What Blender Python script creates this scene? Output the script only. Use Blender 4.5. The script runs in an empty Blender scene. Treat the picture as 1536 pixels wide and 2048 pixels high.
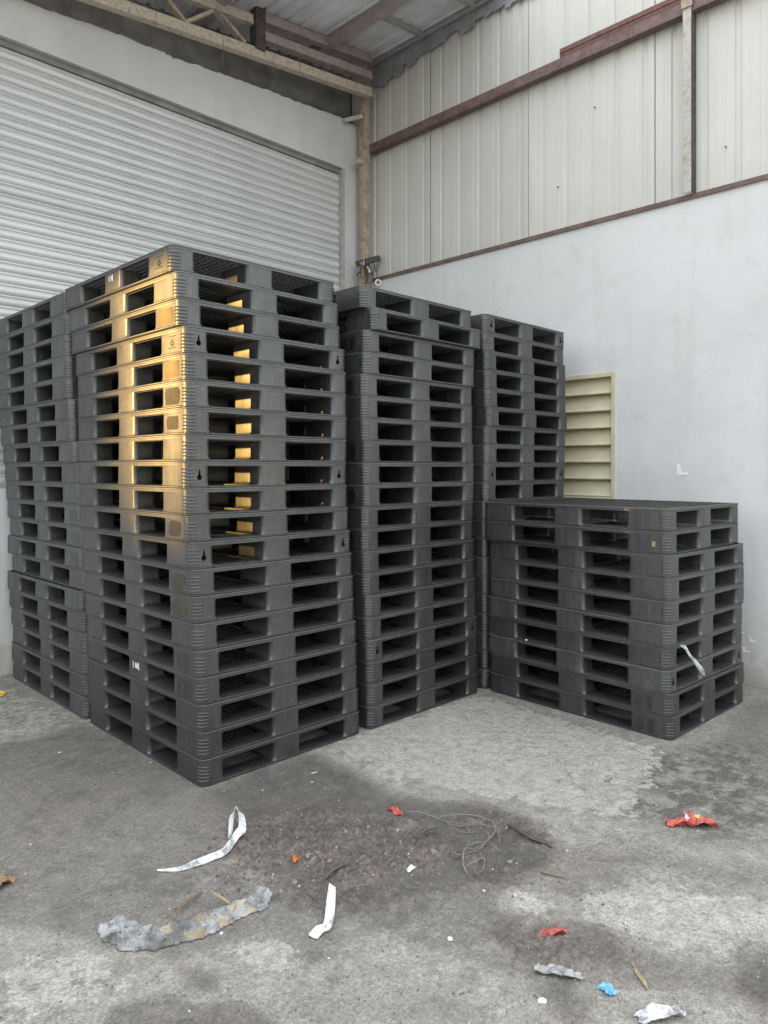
import bpy, bmesh, math, random
import numpy as np
from mathutils import Vector, Matrix, noise as mnoise

R = math.radians
random.seed(11)
scn = bpy.context.scene
col = scn.collection

# ------------------------------------------------------------------ camera, sky, sun, exposure
CAM = Vector((-2.133, -3.545, 1.757))
FPX = 1460.0
cam_d = bpy.data.cameras.new("camera")
cam = bpy.data.objects.new("camera", cam_d)
col.objects.link(cam)
cam.location = CAM
cam.rotation_euler = (R(90), 0, R(-45))
cam_d.sensor_fit = 'HORIZONTAL'
cam_d.sensor_width = 36.0
cam_d.lens = 36.0 * FPX / 1536.0
cam_d.shift_y = -86.0 / 1536.0
cam_d.clip_start = 0.05
cam_d.clip_end = 1500
scn.camera = cam

SUN = Vector((-0.89, 0.45, 0.075)).normalized()      # towards the low evening sun
sun_el = math.asin(SUN.z)
sun_az = math.atan2(SUN.x, SUN.y)                     # clockwise from +Y
world = bpy.data.worlds.new("World")
scn.world = world
world.use_nodes = True
wn = world.node_tree
wn.nodes.clear()
sky = wn.nodes.new("ShaderNodeTexSky")
sky.sky_type = 'NISHITA'
sky.sun_disc = False
sky.sun_elevation = sun_el
sky.sun_rotation = sun_az
sky.air_density = 1.0
sky.dust_density = 0.3
sky.ozone_density = 1.3
bg = wn.nodes.new("ShaderNodeBackground")
bg.inputs[1].default_value = 0.06
wo = wn.nodes.new("ShaderNodeOutputWorld")
wn.links.new(sky.outputs[0], bg.inputs[0])
# thin overcast above the clear western horizon: the standard overcast sky, three times brighter overhead than at the horizon
geo_w = wn.nodes.new("ShaderNodeTexCoord"); sep_w = wn.nodes.new("ShaderNodeSeparateXYZ")
wn.links.new(geo_w.outputs['Generated'], sep_w.inputs[0])
mr = wn.nodes.new("ShaderNodeMapRange"); mr.inputs[1].default_value = 0.0; mr.inputs[2].default_value = 1.0
mr.inputs[3].default_value = 0.38; mr.inputs[4].default_value = 1.0
wn.links.new(sep_w.outputs[2], mr.inputs[0])
cn = wn.nodes.new("ShaderNodeTexNoise"); cn.inputs['Scale'].default_value = 2.2; cn.inputs['Detail'].default_value = 5
wn.links.new(geo_w.outputs['Generated'], cn.inputs['Vector'])
cm = wn.nodes.new("ShaderNodeMapRange"); cm.inputs[3].default_value = 0.75; cm.inputs[4].default_value = 1.25
wn.links.new(cn.outputs['Fac'], cm.inputs[0])
mu = wn.nodes.new("ShaderNodeMath"); mu.operation = 'MULTIPLY'
wn.links.new(mr.outputs[0], mu.inputs[0]); wn.links.new(cm.outputs[0], mu.inputs[1])
mk_ = wn.nodes.new("ShaderNodeMath"); mk_.operation = 'MULTIPLY'; mk_.inputs[1].default_value = 0.40
wn.links.new(mu.outputs[0], mk_.inputs[0])
bg2 = wn.nodes.new("ShaderNodeBackground"); bg2.inputs[0].default_value = (0.985, 0.985, 1.0, 1)
wn.links.new(mk_.outputs[0], bg2.inputs[1])
ad = wn.nodes.new("ShaderNodeAddShader")
wn.links.new(bg.outputs[0], ad.inputs[0]); wn.links.new(bg2.outputs[0], ad.inputs[1])
wn.links.new(ad.outputs[0], wo.inputs[0])

sun_d = bpy.data.lights.new("sun", 'SUN')
sun_d.energy = 3.8
sun_d.angle = R(0.75)
sun_d.color = (1.0, 0.60, 0.17)
sun = bpy.data.objects.new("sun", sun_d)
col.objects.link(sun)
sun.rotation_euler = (-SUN).to_track_quat('-Z', 'Y').to_euler()

scn.view_settings.view_transform = 'Standard'
scn.view_settings.look = 'None'
scn.view_settings.exposure = 2.72
scn.view_settings.gamma = 1.0
scn.view_settings.use_curve_mapping = False
try:
    scn.cycles.max_bounces = 8
    scn.cycles.diffuse_bounces = 5
    scn.cycles.glossy_bounces = 4
except Exception:
    pass

# ------------------------------------------------------------------ helpers
def tag(o, label=None, cat=None, group=None, kind=None):
    if label: o['label'] = label
    if cat: o['category'] = cat
    if group: o['group'] = group
    if kind: o['kind'] = kind
    return o

def empty(name, loc=(0, 0, 0), rz=0.0, parent=None):
    o = bpy.data.objects.new(name, None)
    o.empty_display_size = 0.1
    o.location = loc
    o.rotation_euler = (0, 0, rz)
    col.objects.link(o)
    if parent: o.parent = parent
    return o

def link_mesh(name, me, parent=None, loc=(0, 0, 0)):
    o = bpy.data.objects.new(name, me)
    col.objects.link(o)
    o.location = loc
    if parent: o.parent = parent
    return o

def ground_at(u, v, z=0.0):
    """point of the yard floor that the photograph shows at pixel (u, v)"""
    d = (CAM.z - z) * FPX / (v - 938.0)
    x = (u - 768.0) / FPX * d
    return Vector((CAM.x + 0.70711 * (x + d), CAM.y + 0.70711 * (d - x), z))

class MB:
    def __init__(self):
        self.v = []; self.f = []; self.m = []
    def add(self, vs, fs, m=0):
        n = len(self.v)
        self.v += [tuple(p) for p in vs]
        self.f += [tuple(i + n for i in f) for f in fs]
        self.m += [m] * len(fs)
        return self
    def box(self, x0, y0, z0, x1, y1, z1, m=0):
        vs = [(x0,y0,z0),(x1,y0,z0),(x1,y1,z0),(x0,y1,z0),(x0,y0,z1),(x1,y0,z1),(x1,y1,z1),(x0,y1,z1)]
        fs = [(0,3,2,1),(4,5,6,7),(0,1,5,4),(1,2,6,5),(2,3,7,6),(3,0,4,7)]
        return self.add(vs, fs, m)
    def beam(self, p, q, w, h, up=(0, 0, 1), m=0):
        p = Vector(p); q = Vector(q); d = (q - p).normalized(); up = Vector(up)
        s = d.cross(up).normalized(); t = s.cross(d).normalized()
        vs = []
        for c in (p, q):
            for a, b in ((-1,-1),(1,-1),(1,1),(-1,1)):
                vs.append(c + s * a * w / 2 + t * b * h / 2)
        return self.add(vs, [(3,2,1,0),(4,5,6,7),(0,1,5,4),(1,2,6,5),(2,3,7,6),(3,0,4,7)], m)
    def prism(self, poly, z0, z1, m=0):
        n = len(poly)
        vs = [(x, y, z0) for x, y in poly] + [(x, y, z1) for x, y in poly]
        fs = [tuple(range(n - 1, -1, -1)), tuple(range(n, 2 * n))]
        fs += [(i, (i + 1) % n, n + (i + 1) % n, n + i) for i in range(n)]
        return self.add(vs, fs, m)
    def rings(self, rs, closed=False, caps=True, m=0):
        """rs: list of equally long vertex rings"""
        n = len(rs[0]); vs = [p for r in rs for p in r]; fs = []
        k = len(rs)
        for j in range(k if closed else k - 1):
            a = j * n; b = ((j + 1) % k) * n
            for i in range(n):
                fs.append((a + i, a + (i + 1) % n, b + (i + 1) % n, b + i))
        if caps and not closed:
            fs.append(tuple(range(n - 1, -1, -1))); fs.append(tuple(range((k - 1) * n, k * n)))
        return self.add(vs, fs, m)
    def tube(self, pts, r, n=6, m=0, taper=None):
        pts = [Vector(p) for p in pts]; rs = []
        for i, p in enumerate(pts):
            d = (pts[min(i + 1, len(pts) - 1)] - pts[max(i - 1, 0)]).normalized()
            up = Vector((0, 0, 1)) if abs(d.z) < .95 else Vector((1, 0, 0))
            s = d.cross(up).normalized(); t = s.cross(d)
            rr = r * (taper[i] if taper else 1)
            rs.append([p + s * math.cos(2*math.pi*k/n) * rr + t * math.sin(2*math.pi*k/n) * rr for k in range(n)])
        return self.rings(rs, m=m)
    def mesh(self, name, mats, bevel=0, smooth=None):
        me = bpy.data.meshes.new(name)
        me.from_pydata(self.v, [], self.f)
        for mt in (mats if isinstance(mats, (list, tuple)) else [mats]): me.materials.append(mt)
        for p, m in zip(me.polygons, self.m): p.material_index = m
        bm = bmesh.new(); bm.from_mesh(me)
        bmesh.ops.recalc_face_normals(bm, faces=bm.faces)
        if bevel:
            es = [e for e in bm.edges if len(e.link_faces) == 2 and e.calc_face_angle(0) > R(50)]
            bmesh.ops.bevel(bm, geom=es, offset=bevel, segments=1, affect='EDGES', clamp_overlap=True)
        bm.to_mesh(me); bm.free()
        if smooth is not None:
            me.shade_smooth()
            me.set_sharp_from_angle(angle=R(smooth))
        me.update()
        return me
    def build(self, name, mats, parent=None, bevel=0, smooth=None, loc=(0, 0, 0)):
        return link_mesh(name, self.mesh(name, mats, bevel, smooth), parent, loc)

def rrect(x0, y0, x1, y1, rad, seg=5):
    """rounded rectangle, counter-clockwise; rad = radii at (x0y0, x1y0, x1y1, x0y1)"""
    if not isinstance(rad, (list, tuple)): rad = [rad] * 4
    out = []
    for (cx, cy, a0, r) in ((x0, y0, 180, rad[0]), (x1, y0, 270, rad[1]), (x1, y1, 0, rad[2]), (x0, y1, 90, rad[3])):
        ox = cx + (r if cx == x0 else -r); oy = cy + (r if cy == y0 else -r)
        for k in range(seg + 1):
            a = R(a0 + 90.0 * k / seg)
            out.append((ox + r * math.cos(a), oy + r * math.sin(a)))
    return out

# ------------------------------------------------------------------ materials
class NT:
    def __init__(self, name):
        self.mat = bpy.data.materials.new(name); self.mat.use_nodes = True
        self.t = self.mat.node_tree; self.n = self.t.nodes
        self.b = self.n["Principled BSDF"]
    def node(self, kind, **kw):
        nd = self.n.new(kind)
        for k, v in kw.items(): setattr(nd, k, v)
        return nd
    def link(self, a, b): self.t.links.new(a, b)
    def coord(self, which='Object', scale=(1, 1, 1), rot=(0, 0, 0)):
        tc = self.node("ShaderNodeTexCoord"); mp = self.node("ShaderNodeMapping")
        mp.inputs['Scale'].default_value = scale; mp.inputs['Rotation'].default_value = rot
        self.link(tc.outputs[which], mp.inputs[0]); return mp.outputs[0]
    def noise(self, vec, scale, detail=4, rough=.55, w=None, dist=0):
        nd = self.node("ShaderNodeTexNoise")
        if w is not None:
            nd.noise_dimensions = '4D'; self.link(w, nd.inputs['W'])
        nd.inputs['Scale'].default_value = scale; nd.inputs['Detail'].default_value = detail
        nd.inputs['Roughness'].default_value = rough; nd.inputs['Distortion'].default_value = dist
        self.link(vec, nd.inputs['Vector']); return nd.outputs['Fac']
    def ramp(self, fac, stops):
        nd = self.node("ShaderNodeValToRGB"); e = nd.color_ramp.elements
        while len(e) < len(stops): e.new(0.5)
        for el, (p, c) in zip(e, stops):
            el.position = p; el.color = (c, c, c, 1) if isinstance(c, (int, float)) else (*c, 1)
        self.link(fac, nd.inputs[0]); return nd.outputs[0]
    def mix(self, fac, a, b, mode='MIX'):
        nd = self.node("ShaderNodeMix", data_type='RGBA', blend_type=mode)
        for s, v in ((0, fac), (6, a), (7, b)):
            if hasattr(v, 'is_linked') or hasattr(v, 'links'): self.link(v, nd.inputs[s])
            elif s == 0: nd.inputs[0].default_value = v
            else: nd.inputs[s].default_value = (*v, 1) if len(v) == 3 else v
        return nd.outputs[2]
    def math(self, op, a, b=None, clamp=False):
        nd = self.node("ShaderNodeMath", operation=op); nd.use_clamp = clamp
        for i, v in ((0, a), (1, b)):
            if v is None: continue
            if isinstance(v, (int, float)): nd.inputs[i].default_value = v
            else: self.link(v, nd.inputs[i])
        return nd.outputs[0]
    def attr(self, name, kind='GEOMETRY'):
        nd = self.node("ShaderNodeAttribute", attribute_type=kind, attribute_name=name); return nd.outputs['Fac']
    def bump(self, h, strength, dist):
        nd = self.node("ShaderNodeBump"); nd.inputs['Strength'].default_value = strength
        nd.inputs['Distance'].default_value = dist; self.link(h, nd.inputs['Height'])
        self.link(nd.outputs[0], self.b.inputs['Normal'])
    def out(self, color=None, rough=None, metal=None, spec=None):
        for k, v in (('Base Color', color), ('Roughness', rough), ('Metallic', metal), ('Specular IOR Level', spec)):
            if v is None: continue
            if isinstance(v, (int, float)): self.b.inputs[k].default_value = v
            elif isinstance(v, tuple): self.b.inputs[k].default_value = (*v, 1)
            else: self.link(v, self.b.inputs[k])
        return self.mat

def mat_simple(name, c, rough=.6, var=.25, scale=20, metal=0.0, bump=0.0):
    t = NT(name); v = t.coord()
    f = t.noise(v, scale, 5)
    c2 = tuple(min(1, x * (1 + var)) for x in c); c1 = tuple(x * (1 - var) for x in c)
    colr = t.ramp(f, [(.3, c1), (.7, c2)])
    if bump: t.bump(f, bump, .01)
    return t.out(colr, rough, metal)

def mat_pallet(name, gloss=0.0, tint=(1, 1, 1), spec=0.0):
    t = NT(name)
    tone = t.attr("tone", 'OBJECT')
    w = t.math('MULTIPLY', tone, 43.7)
    v = t.coord('Object')
    big = t.noise(v, 3.2, 4, .6, w)
    vs = t.coord('Object', (26, 26, 2.2))
    streak = t.noise(vs, 1.5, 3, .6, w)
    fine = t.noise(v, 240, 2, .5)
    spots = t.noise(v, 38, 5, .7, w)
    base = t.ramp(big, [(.28, (.018 * tint[0], .0185 * tint[1], .020 * tint[2])), (.72, (.034 * tint[0], .035 * tint[1], .037 * tint[2]))])
    base = t.mix(t.ramp(streak, [(.46, 0.0), (.75, .5)]), base, (.078, .078, .078))
    dust = t.ramp(spots, [(.56, 0.0), (.74, .6)])
    base = t.mix(dust, base, (.150, .150, .148))
    # upward faces collect grey dust
    geo = t.node("ShaderNodeNewGeometry"); sep = t.node("ShaderNodeSeparateXYZ")
    t.link(geo.outputs['Normal'], sep.inputs[0])
    up = t.ramp(sep.outputs[2], [(.45, 0.0), (.95, .22)])
    base = t.mix(t.math('MULTIPLY', up, t.ramp(spots, [(.40, .25), (.6, 1.0)])), base, (.105, .102, .097))
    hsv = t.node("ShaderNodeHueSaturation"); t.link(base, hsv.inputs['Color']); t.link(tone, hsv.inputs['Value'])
    scr = t.noise(t.coord('Object', (90, 90, 9)), 1.0, 4, .7, w)
    base2 = t.mix(t.ramp(scr, [(.645, 0.0), (.70, .6)]), hsv.outputs[0], (.20, .20, .20))
    rough = t.ramp(t.noise(v, 9, 4, .6, w), [(.3, .34 - gloss), (.7, .50 - gloss)])
    hh = t.math('ADD', t.math('MULTIPLY', fine, .5), t.math('MULTIPLY', streak, .8))
    t.bump(hh, .12, .004)
    return t.out(base2, rough, 0.0, 1.0 + spec)

def mat_rust(name, c1, c2, scale=14, rough=.8, mid=.5):
    t = NT(name); v = t.coord()
    a = t.noise(v, scale, 6, .65); b = t.noise(v, scale * 5, 4, .6)
    colr = t.ramp(a, [(mid - .12, c1), (mid + .12, c2)])
    colr = t.mix(t.ramp(b, [(.45, 0.0), (.75, .5)]), colr, tuple(x * .55 for x in c2))
    t.bump(t.math('ADD', a, b), .35, .006)
    return t.out(colr, rough)

def mat_ground():
    t = NT("yard_concrete")
    v = t.coord('Object')
    dark = t.attr("dark"); mud = t.attr("mud"); pale = t.attr("pale"); grit = t.attr("grit")
    n1 = t.noise(v, 1.4, 6, .62); n2 = t.noise(v, 7, 6, .68); n3 = t.noise(v, 45, 5, .7); n4 = t.noise(v, 170, 3, .6)
    conc = t.ramp(n2, [(.30, (.22, .212, .198)), (.52, (.295, .284, .266)), (.72, (.40, .388, .367))])
    conc = t.mix(t.ramp(n1, [(.35, .0), (.65, .45)]), conc, (.26, .25, .233))
    # exposed aggregate: dark pits and pale stones
    vor = t.node("ShaderNodeTexVoronoi"); vor.inputs['Scale'].default_value = 46; vor.inputs['Randomness'].default_value = 1
    dv = t.node("ShaderNodeMix", data_type='RGBA'); dv.inputs[0].default_value = .05
    t.link(v, dv.inputs[6]); nz = t.node("ShaderNodeTexNoise"); nz.inputs['Scale'].default_value = 14; t.link(v, nz.inputs['Vector']); t.link(nz.outputs['Color'], dv.inputs[7])
    t.link(dv.outputs[2], vor.inputs['Vector'])
    pit = t.ramp(t.math('ADD', vor.outputs['Distance'], t.math('MULTIPLY', n3, .5)), [(.33, 0.0), (.47, 1.0)])
    gritmask = t.math('MULTIPLY', t.math('MULTIPLY', pit, grit), t.ramp(n2, [(.42, .1), (.54, 1.0)]))
    conc = t.mix(t.math('MULTIPLY', gritmask, .88), conc, (.080, .078, .073))
    specks = t.ramp(n3, [(.66, 0.0), (.74, .6)])
    conc = t.mix(t.math('MULTIPLY', specks, .6), conc, (.40, .39, .37))
    n5 = t.noise(v, 16, 6, .72)
    # pale screed patches
    palef = t.ramp(t.math('ADD', pale, t.math('ADD', t.math('MULTIPLY', t.math('SUBTRACT', n5, .5), 2.0), t.math('MULTIPLY', t.math('SUBTRACT', n2, .5), 1.6))), [(.42, 0.0), (.56, .85)])
    conc = t.mix(palef, conc, (.38, .368, .345))
    # grime
    edge = t.math('ADD', dark, t.math('ADD', t.math('MULTIPLY', t.math('SUBTRACT', n2, .5), 1.5), t.math('MULTIPLY', t.math('SUBTRACT', n5, .5), 1.7)))
    darkf = t.ramp(edge, [(.33, 0.0), (.41, .74), (.85, .95)])
    grime = t.ramp(n2, [(.3, (.118, .113, .106)), (.55, (.185, .177, .167)), (.75, (.27, .259, .245))])
    grime = t.mix(t.ramp(n1, [(.45, 0.0), (.6, .6)]), grime, (.175, .156, .142))
    grime = t.mix(t.ramp(n3, [(.62, 0.0), (.75, .55)]), grime, (.30, .29, .27))
    grime = t.mix(t.ramp(dark, [(.62, 0.0), (1.0, .80)]), grime, (.078, .073, .068))
    colr = t.mix(darkf, conc, grime)
    mudf = t.ramp(t.math('ADD', mud, t.math('MULTIPLY', t.math('SUBTRACT', n3, .5), .7)), [(.3, 0.0), (.6, .85)])
    mudc = t.ramp(n3, [(.3, (.062, .053, .047)), (.5, (.125, .106, .094)), (.72, (.24, .205, .18))])
    colr = t.mix(mudf, colr, mudc)
    mot = t.ramp(n5, [(.30, .62), (.5, 1.0), (.68, 1.32)])
    colr = t.mix(.8, colr, mot, 'MULTIPLY')
    mot2 = t.ramp(t.noise(v, 60, 4, .75), [(.34, .62), (.5, 1.0), (.66, 1.35)])
    colr = t.mix(.75, colr, mot2, 'MULTIPLY')
    # soot blotches, scrape lines and hairline cracks
    dark_grey = t.ramp(t.noise(v, 4.2, 9, .78), [(.50, 0.0), (.60, .70)])
    colr = t.mix(t.math('MULTIPLY', dark_grey, t.math('ADD', t.math('MULTIPLY', dark, .75), .22)), colr, (.072, .069, .066))
    scrape = t.noise(t.coord('Object', (2.0, 34, 1), (0, 0, R(38))), 1.0, 5, .7)
    colr = t.mix(t.ramp(scrape, [(.60, 0.0), (.72, .30)]), colr, (.40, .39, .37))
    scrape2 = t.noise(t.coord('Object', (26, 1.6, 1), (0, 0, R(22))), 1.0, 5, .7)
    colr = t.mix(t.ramp(scrape2, [(.60, 0.0), (.72, .35)]), colr, (.105, .10, .095))
    crk = t.node("ShaderNodeTexVoronoi", feature='DISTANCE_TO_EDGE'); crk.inputs['Scale'].default_value = .75
    cw = t.node("ShaderNodeMix", data_type='RGBA'); cw.inputs[0].default_value = .22
    cn_ = t.node("ShaderNodeTexNoise"); cn_.inputs['Scale'].default_value = 2.4; cn_.inputs['Detail'].default_value = 8; t.link(v, cn_.inputs['Vector'])
    t.link(v, cw.inputs[6]); t.link(cn_.outputs['Color'], cw.inputs[7]); t.link(cw.outputs[2], crk.inputs['Vector'])
    crack = t.math('MULTIPLY', t.ramp(crk.outputs['Distance'], [(0.0, 1.0), (.008, 0.0)]), t.ramp(n1, [(.50, 0.0), (.60, .28)]))
    colr = t.mix(crack, colr, (.055, .052, .05))
    wspeck = t.ramp(t.noise(v, 95, 3, .75), [(.735, 0.0), (.77, .75)])
    colr = t.mix(t.math('MULTIPLY', wspeck, .8), colr, (.46, .455, .44))
    fine = t.ramp(n4, [(.32, .70), (.68, 1.25)])
    colr = t.mix(1.0, colr, fine, 'MULTIPLY')
    colr = t.mix(1.0, colr, (1.02, .995, .945), 'MULTIPLY')
    rough = t.mix(darkf, (.88, .88, .88), (.70, .70, .70))
    hh = t.math('ADD', t.math('MULTIPLY', n3, 1.0), t.math('ADD', t.math('MULTIPLY', n2, .8), t.math('MULTIPLY', n4, .45)))
    hh = t.math('SUBTRACT', hh, t.math('MULTIPLY', gritmask, .8))
    t.bump(hh, .75, .012)
    return t.out(colr, rough)

def mat_plaster(name, c, dirt=(.42, .40, .37), base_grime=0.0, k=1.0):
    t = NT(name); v = t.coord('Object', (k, k, k))
    n1 = t.noise(v, .9, 6, .62); n2 = t.noise(v, 5, 6, .68); n3 = t.noise(v, 55, 4, .6)
    vs = t.coord('Object', (3.2*k, 3.2*k, .35*k)); st = t.noise(vs, 1.6, 5, .65)
    colr = t.ramp(n1, [(.35, tuple(x * .88 for x in c)), (.6, c)])
    colr = t.mix(t.ramp(st, [(.52, 0.0), (.74, .40)]), colr, dirt)
    colr = t.mix(t.ramp(n2, [(.55, 0.0), (.74, .45)]), colr, dirt)
    crk = t.ramp(t.noise(v, 11, 8, .8), [(.70, 0.0), (.75, .4)])
    colr = t.mix(crk, colr, tuple(x * .6 for x in dirt))
    if base_grime:
        sep = t.node("ShaderNodeSeparateXYZ"); t.link(t.coord('Object'), sep.inputs[0])
        zz = t.math('ADD', sep.outputs[2], t.math('MULTIPLY', t.math('SUBTRACT', n2, .5), .75))
        colr = t.mix(t.ramp(zz, [(0.0, .85), (.30, .0)]), colr, (.17, .165, .13))
        zz2 = t.math('ADD', sep.outputs[2], t.math('MULTIPLY', t.math('SUBTRACT', n2, .5), 1.6))
        colr = t.mix(t.ramp(zz2, [(0.2, .5), (.75, .0)]), colr, (.50, .48, .42))
    t.bump(t.math('ADD', t.math('MULTIPLY', n2, 1.2), t.math('MULTIPLY', n3, .5)), .35, .010)
    return t.out(colr, .85)

def mat_cladding():
    t = NT("cream_cladding"); v = t.coord('Object')
    n1 = t.noise(v, .8, 5, .6); n2 = t.noise(v, 9, 6, .7)
    vs = t.coord('Object', (8, 8, .5)); st = t.noise(vs, 1.5, 5, .65)
    tone = t.attr("tone", 'OBJECT')
    colr = t.ramp(n1, [(.35, (.53, .525, .495)), (.65, (.60, .592, .565))])
    colr = t.mix(t.ramp(st, [(.52, 0.0), (.8, .32)]), colr, (.43, .41, .37))
    colr = t.mix(t.ramp(n2, [(.64, 0.0), (.76, .28)]), colr, (.40, .39, .37))
    sep = t.node("ShaderNodeSeparateXYZ"); t.link(v, sep.inputs[0])
    # brown tone mixed in towards the top of the sheets
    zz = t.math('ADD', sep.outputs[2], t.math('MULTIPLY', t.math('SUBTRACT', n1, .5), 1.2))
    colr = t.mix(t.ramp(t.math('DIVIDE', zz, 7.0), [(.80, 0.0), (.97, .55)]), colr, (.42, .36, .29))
    hsv = t.node("ShaderNodeHueSaturation"); t.link(colr, hsv.inputs['Color']); t.link(tone, hsv.inputs['Value'])
    t.bump(n2, .10, .004)
    return t.out(hsv.outputs[0], .55)

def mat_shutter():
    t = NT("shutter_steel"); v = t.coord('Object', (1, 1, 1))
    vl = t.coord('Object', (.7, 8, 8)); n1 = t.noise(vl, 3.0, 5, .6); n2 = t.noise(v, 30, 5, .7)
    tone = t.attr("tone", 'OBJECT')
    colr = t.ramp(n1, [(.3, (.58, .585, .59)), (.7, (.68, .685, .69))])
    colr = t.mix(t.ramp(n2, [(.60, 0.0), (.78, .35)]), colr, (.45, .44, .42))
    hsv = t.node("ShaderNodeHueSaturation"); t.link(colr, hsv.inputs['Color']); t.link(tone, hsv.inputs['Value'])
    t.bump(n2, .06, .003)
    return t.out(hsv.outputs[0], .38, .10)

def mat_wood(name, c1, c2):
    t = NT(name); v = t.coord('Object', (1, 1, 1)); n = t.noise(v, 60, 5, .7)
    return t.out(t.ramp(n, [(.3, c1), (.7, c2)]), .8)

def mat_film(name, c, d):
    t = NT(name); v = t.coord('Object'); a = t.noise(v, 15, 6, .7); b = t.noise(v, 70, 4, .7)
    colr = t.mix(t.ramp(a, [(.47, 0.0), (.60, .85)]), c, d)
    colr = t.mix(t.ramp(b, [(.58, 0.0), (.72, .5)]), colr, d)
    t.bump(t.math('ADD', a, b), .5, .006)
    return t.out(colr, .45)
M = {}
M['pallet'] = mat_pallet("black_plastic")
M['edge'] = mat_pallet("rubbed_plastic_edge", -.08, (2.4, 2.4, 2.3))
M['hole'] = mat_simple("hole_dark", (.012, .011, .011), .9, .1)
M['patch_dark'] = mat_pallet("smooth_dark_plastic", .10, (.62, .58, .52))
M['patch_gold_sheen'] = mat_simple("amber_gold_sheen", (.115, .085, .036), .24, .25, 9)  # amber tint is the gold reflection put into the base colour
M['patch_brown_sheen'] = mat_simple("brown_dim_sheen", (.036, .028, .016), .26, .3, 14)  # brown tint is the dim reflection put into the base colour
M['ground'] = mat_ground()
M['plaster'] = mat_plaster("white_plaster", (.64, .650, .664), (.50, .495, .48), 1.0)
M['pier'] = mat_plaster("grey_plaster", (.60, .605, .61), (.45, .44, .43))
M['chip'] = mat_simple('pale_chip', (.55, .545, .52), .85, .3, 60)
M['bare_patch'] = mat_simple("fresh_white_filler", (.78, .78, .77), .9, .05, 30, bump=.3)
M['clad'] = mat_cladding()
M['shutter'] = mat_shutter()
M['dark_grey'] = mat_simple("dark_recess", (.23, .222, .218), .9, .3, 5)  # even dark grey for boards and backings set behind the faces
M['roof'] = mat_simple("galvanised_roof", (.70, .705, .72), .6, .18, 2.5)
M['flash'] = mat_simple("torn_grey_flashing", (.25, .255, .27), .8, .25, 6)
M['truss'] = mat_rust("flaking_cream_steel", (.55, .49, .41), (.31, .225, .18), 24, .75, .60)
M['purlin'] = mat_rust("dull_red_primer", (.42, .345, .34), (.33, .26, .255), 10, .8)
M['girt'] = mat_rust("rusty_girt", (.20, .135, .125), (.125, .078, .072), 9, .75)
M['girt2'] = mat_rust("red_rust", (.20, .105, .09), (.13, .066, .056), 18, .8)
M['column'] = mat_rust("peeling_column", (.46, .385, .31), (.27, .19, .145), 11, .75, .55)
M['post'] = mat_rust("cream_post", (.48, .46, .42), (.33, .27, .22), 9, .7, .62)
M['louvre'] = mat_simple("cream_louvre_paint", (.56, .515, .365), .5, .10, 6)
M['iron'] = mat_rust("dark_iron", (.10, .085, .08), (.06, .042, .038), 20)
M['porcelain'] = mat_simple("porcelain", (.75, .75, .72), .3, .05)
M['rail'] = mat_simple("guide_rail_steel", (.40, .39, .38), .5, .15, 12, .2)
M['outer'] = mat_plaster("sun_blocker_render", (.60, .59, .57))
M['white'] = mat_film("white_plastic_film", (.66, .67, .69), (.17, .165, .16))
M['grey_film'] = mat_simple("dirty_film", (.26, .26, .26), .5, .7, 22, bump=.3)
def mat_cloth(name, c0, c1, c2):
    t = NT(name); v = t.coord('Object')
    a = t.noise(v, 9, 7, .70); b = t.noise(v, 42, 5, .7); w = t.noise(t.coord('Object', (260, 260, 260)), 1.0, 2, .5)
    colr = t.ramp(a, [(.34, c0), (.48, c1), (.64, c2)])
    colr = t.mix(t.ramp(b, [(.52, 0.0), (.68, .7)]), colr, c0)
    t.bump(t.math('ADD', a, t.math('ADD', b, t.math('MULTIPLY', w, .4))), .8, .012)
    return t.out(colr, .9)
M['cloth'] = mat_cloth("dirty_grey_cloth", (.075, .072, .070), (.21, .208, .205), (.44, .44, .445))
M['cloth_stain'] = mat_cloth("tan_stained_cloth", (.12, .10, .08), (.33, .27, .19), (.46, .40, .31))
M['red'] = mat_simple("red_film", (.46, .085, .07), .4, .4, 60)
M['orange'] = mat_simple("orange_film", (.75, .16, .03), .45, .2, 40)
M['yellow'] = mat_simple("yellow_film", (.75, .52, .10), .45, .2, 40)
M['blue'] = mat_simple("blue_film", (.16, .38, .56), .45, .5, 45)
M['wood'] = mat_wood("splinter_wood", (.09, .065, .045), (.25, .18, .115))
M['wood_pale'] = mat_wood("pale_wood", (.25, .185, .10), (.42, .33, .19))
M['twine'] = mat_wood("twine_fibre", (.12, .105, .085), (.25, .22, .18))
M['stone'] = mat_simple("grey_stone", (.24, .23, .215), .9, .35, 25, bump=.4)
M['mudclod'] = mat_simple("mud_clod", (.130, .108, .094), .95, .4, 30, bump=.6)
M['leaf'] = mat_simple("brown_card", (.24, .145, .08), .8, .3, 30)
M['bark'] = mat_wood("dark_stick", (.05, .042, .036), (.12, .10, .085))

# ------------------------------------------------------------------ the ground
GX0, GX1, GY0, GY1, GS = -2.8, 4.6, -4.4, 3.4, 0.0125
nx = int(round((GX1 - GX0) / GS)) + 1; ny = int(round((GY1 - GY0) / GS)) + 1
gx = np.linspace(GX0, GX1, nx); gy = np.linspace(GY0, GY1, ny)
XX, YY = np.meshgrid(gx, gy, indexing='ij')

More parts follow.
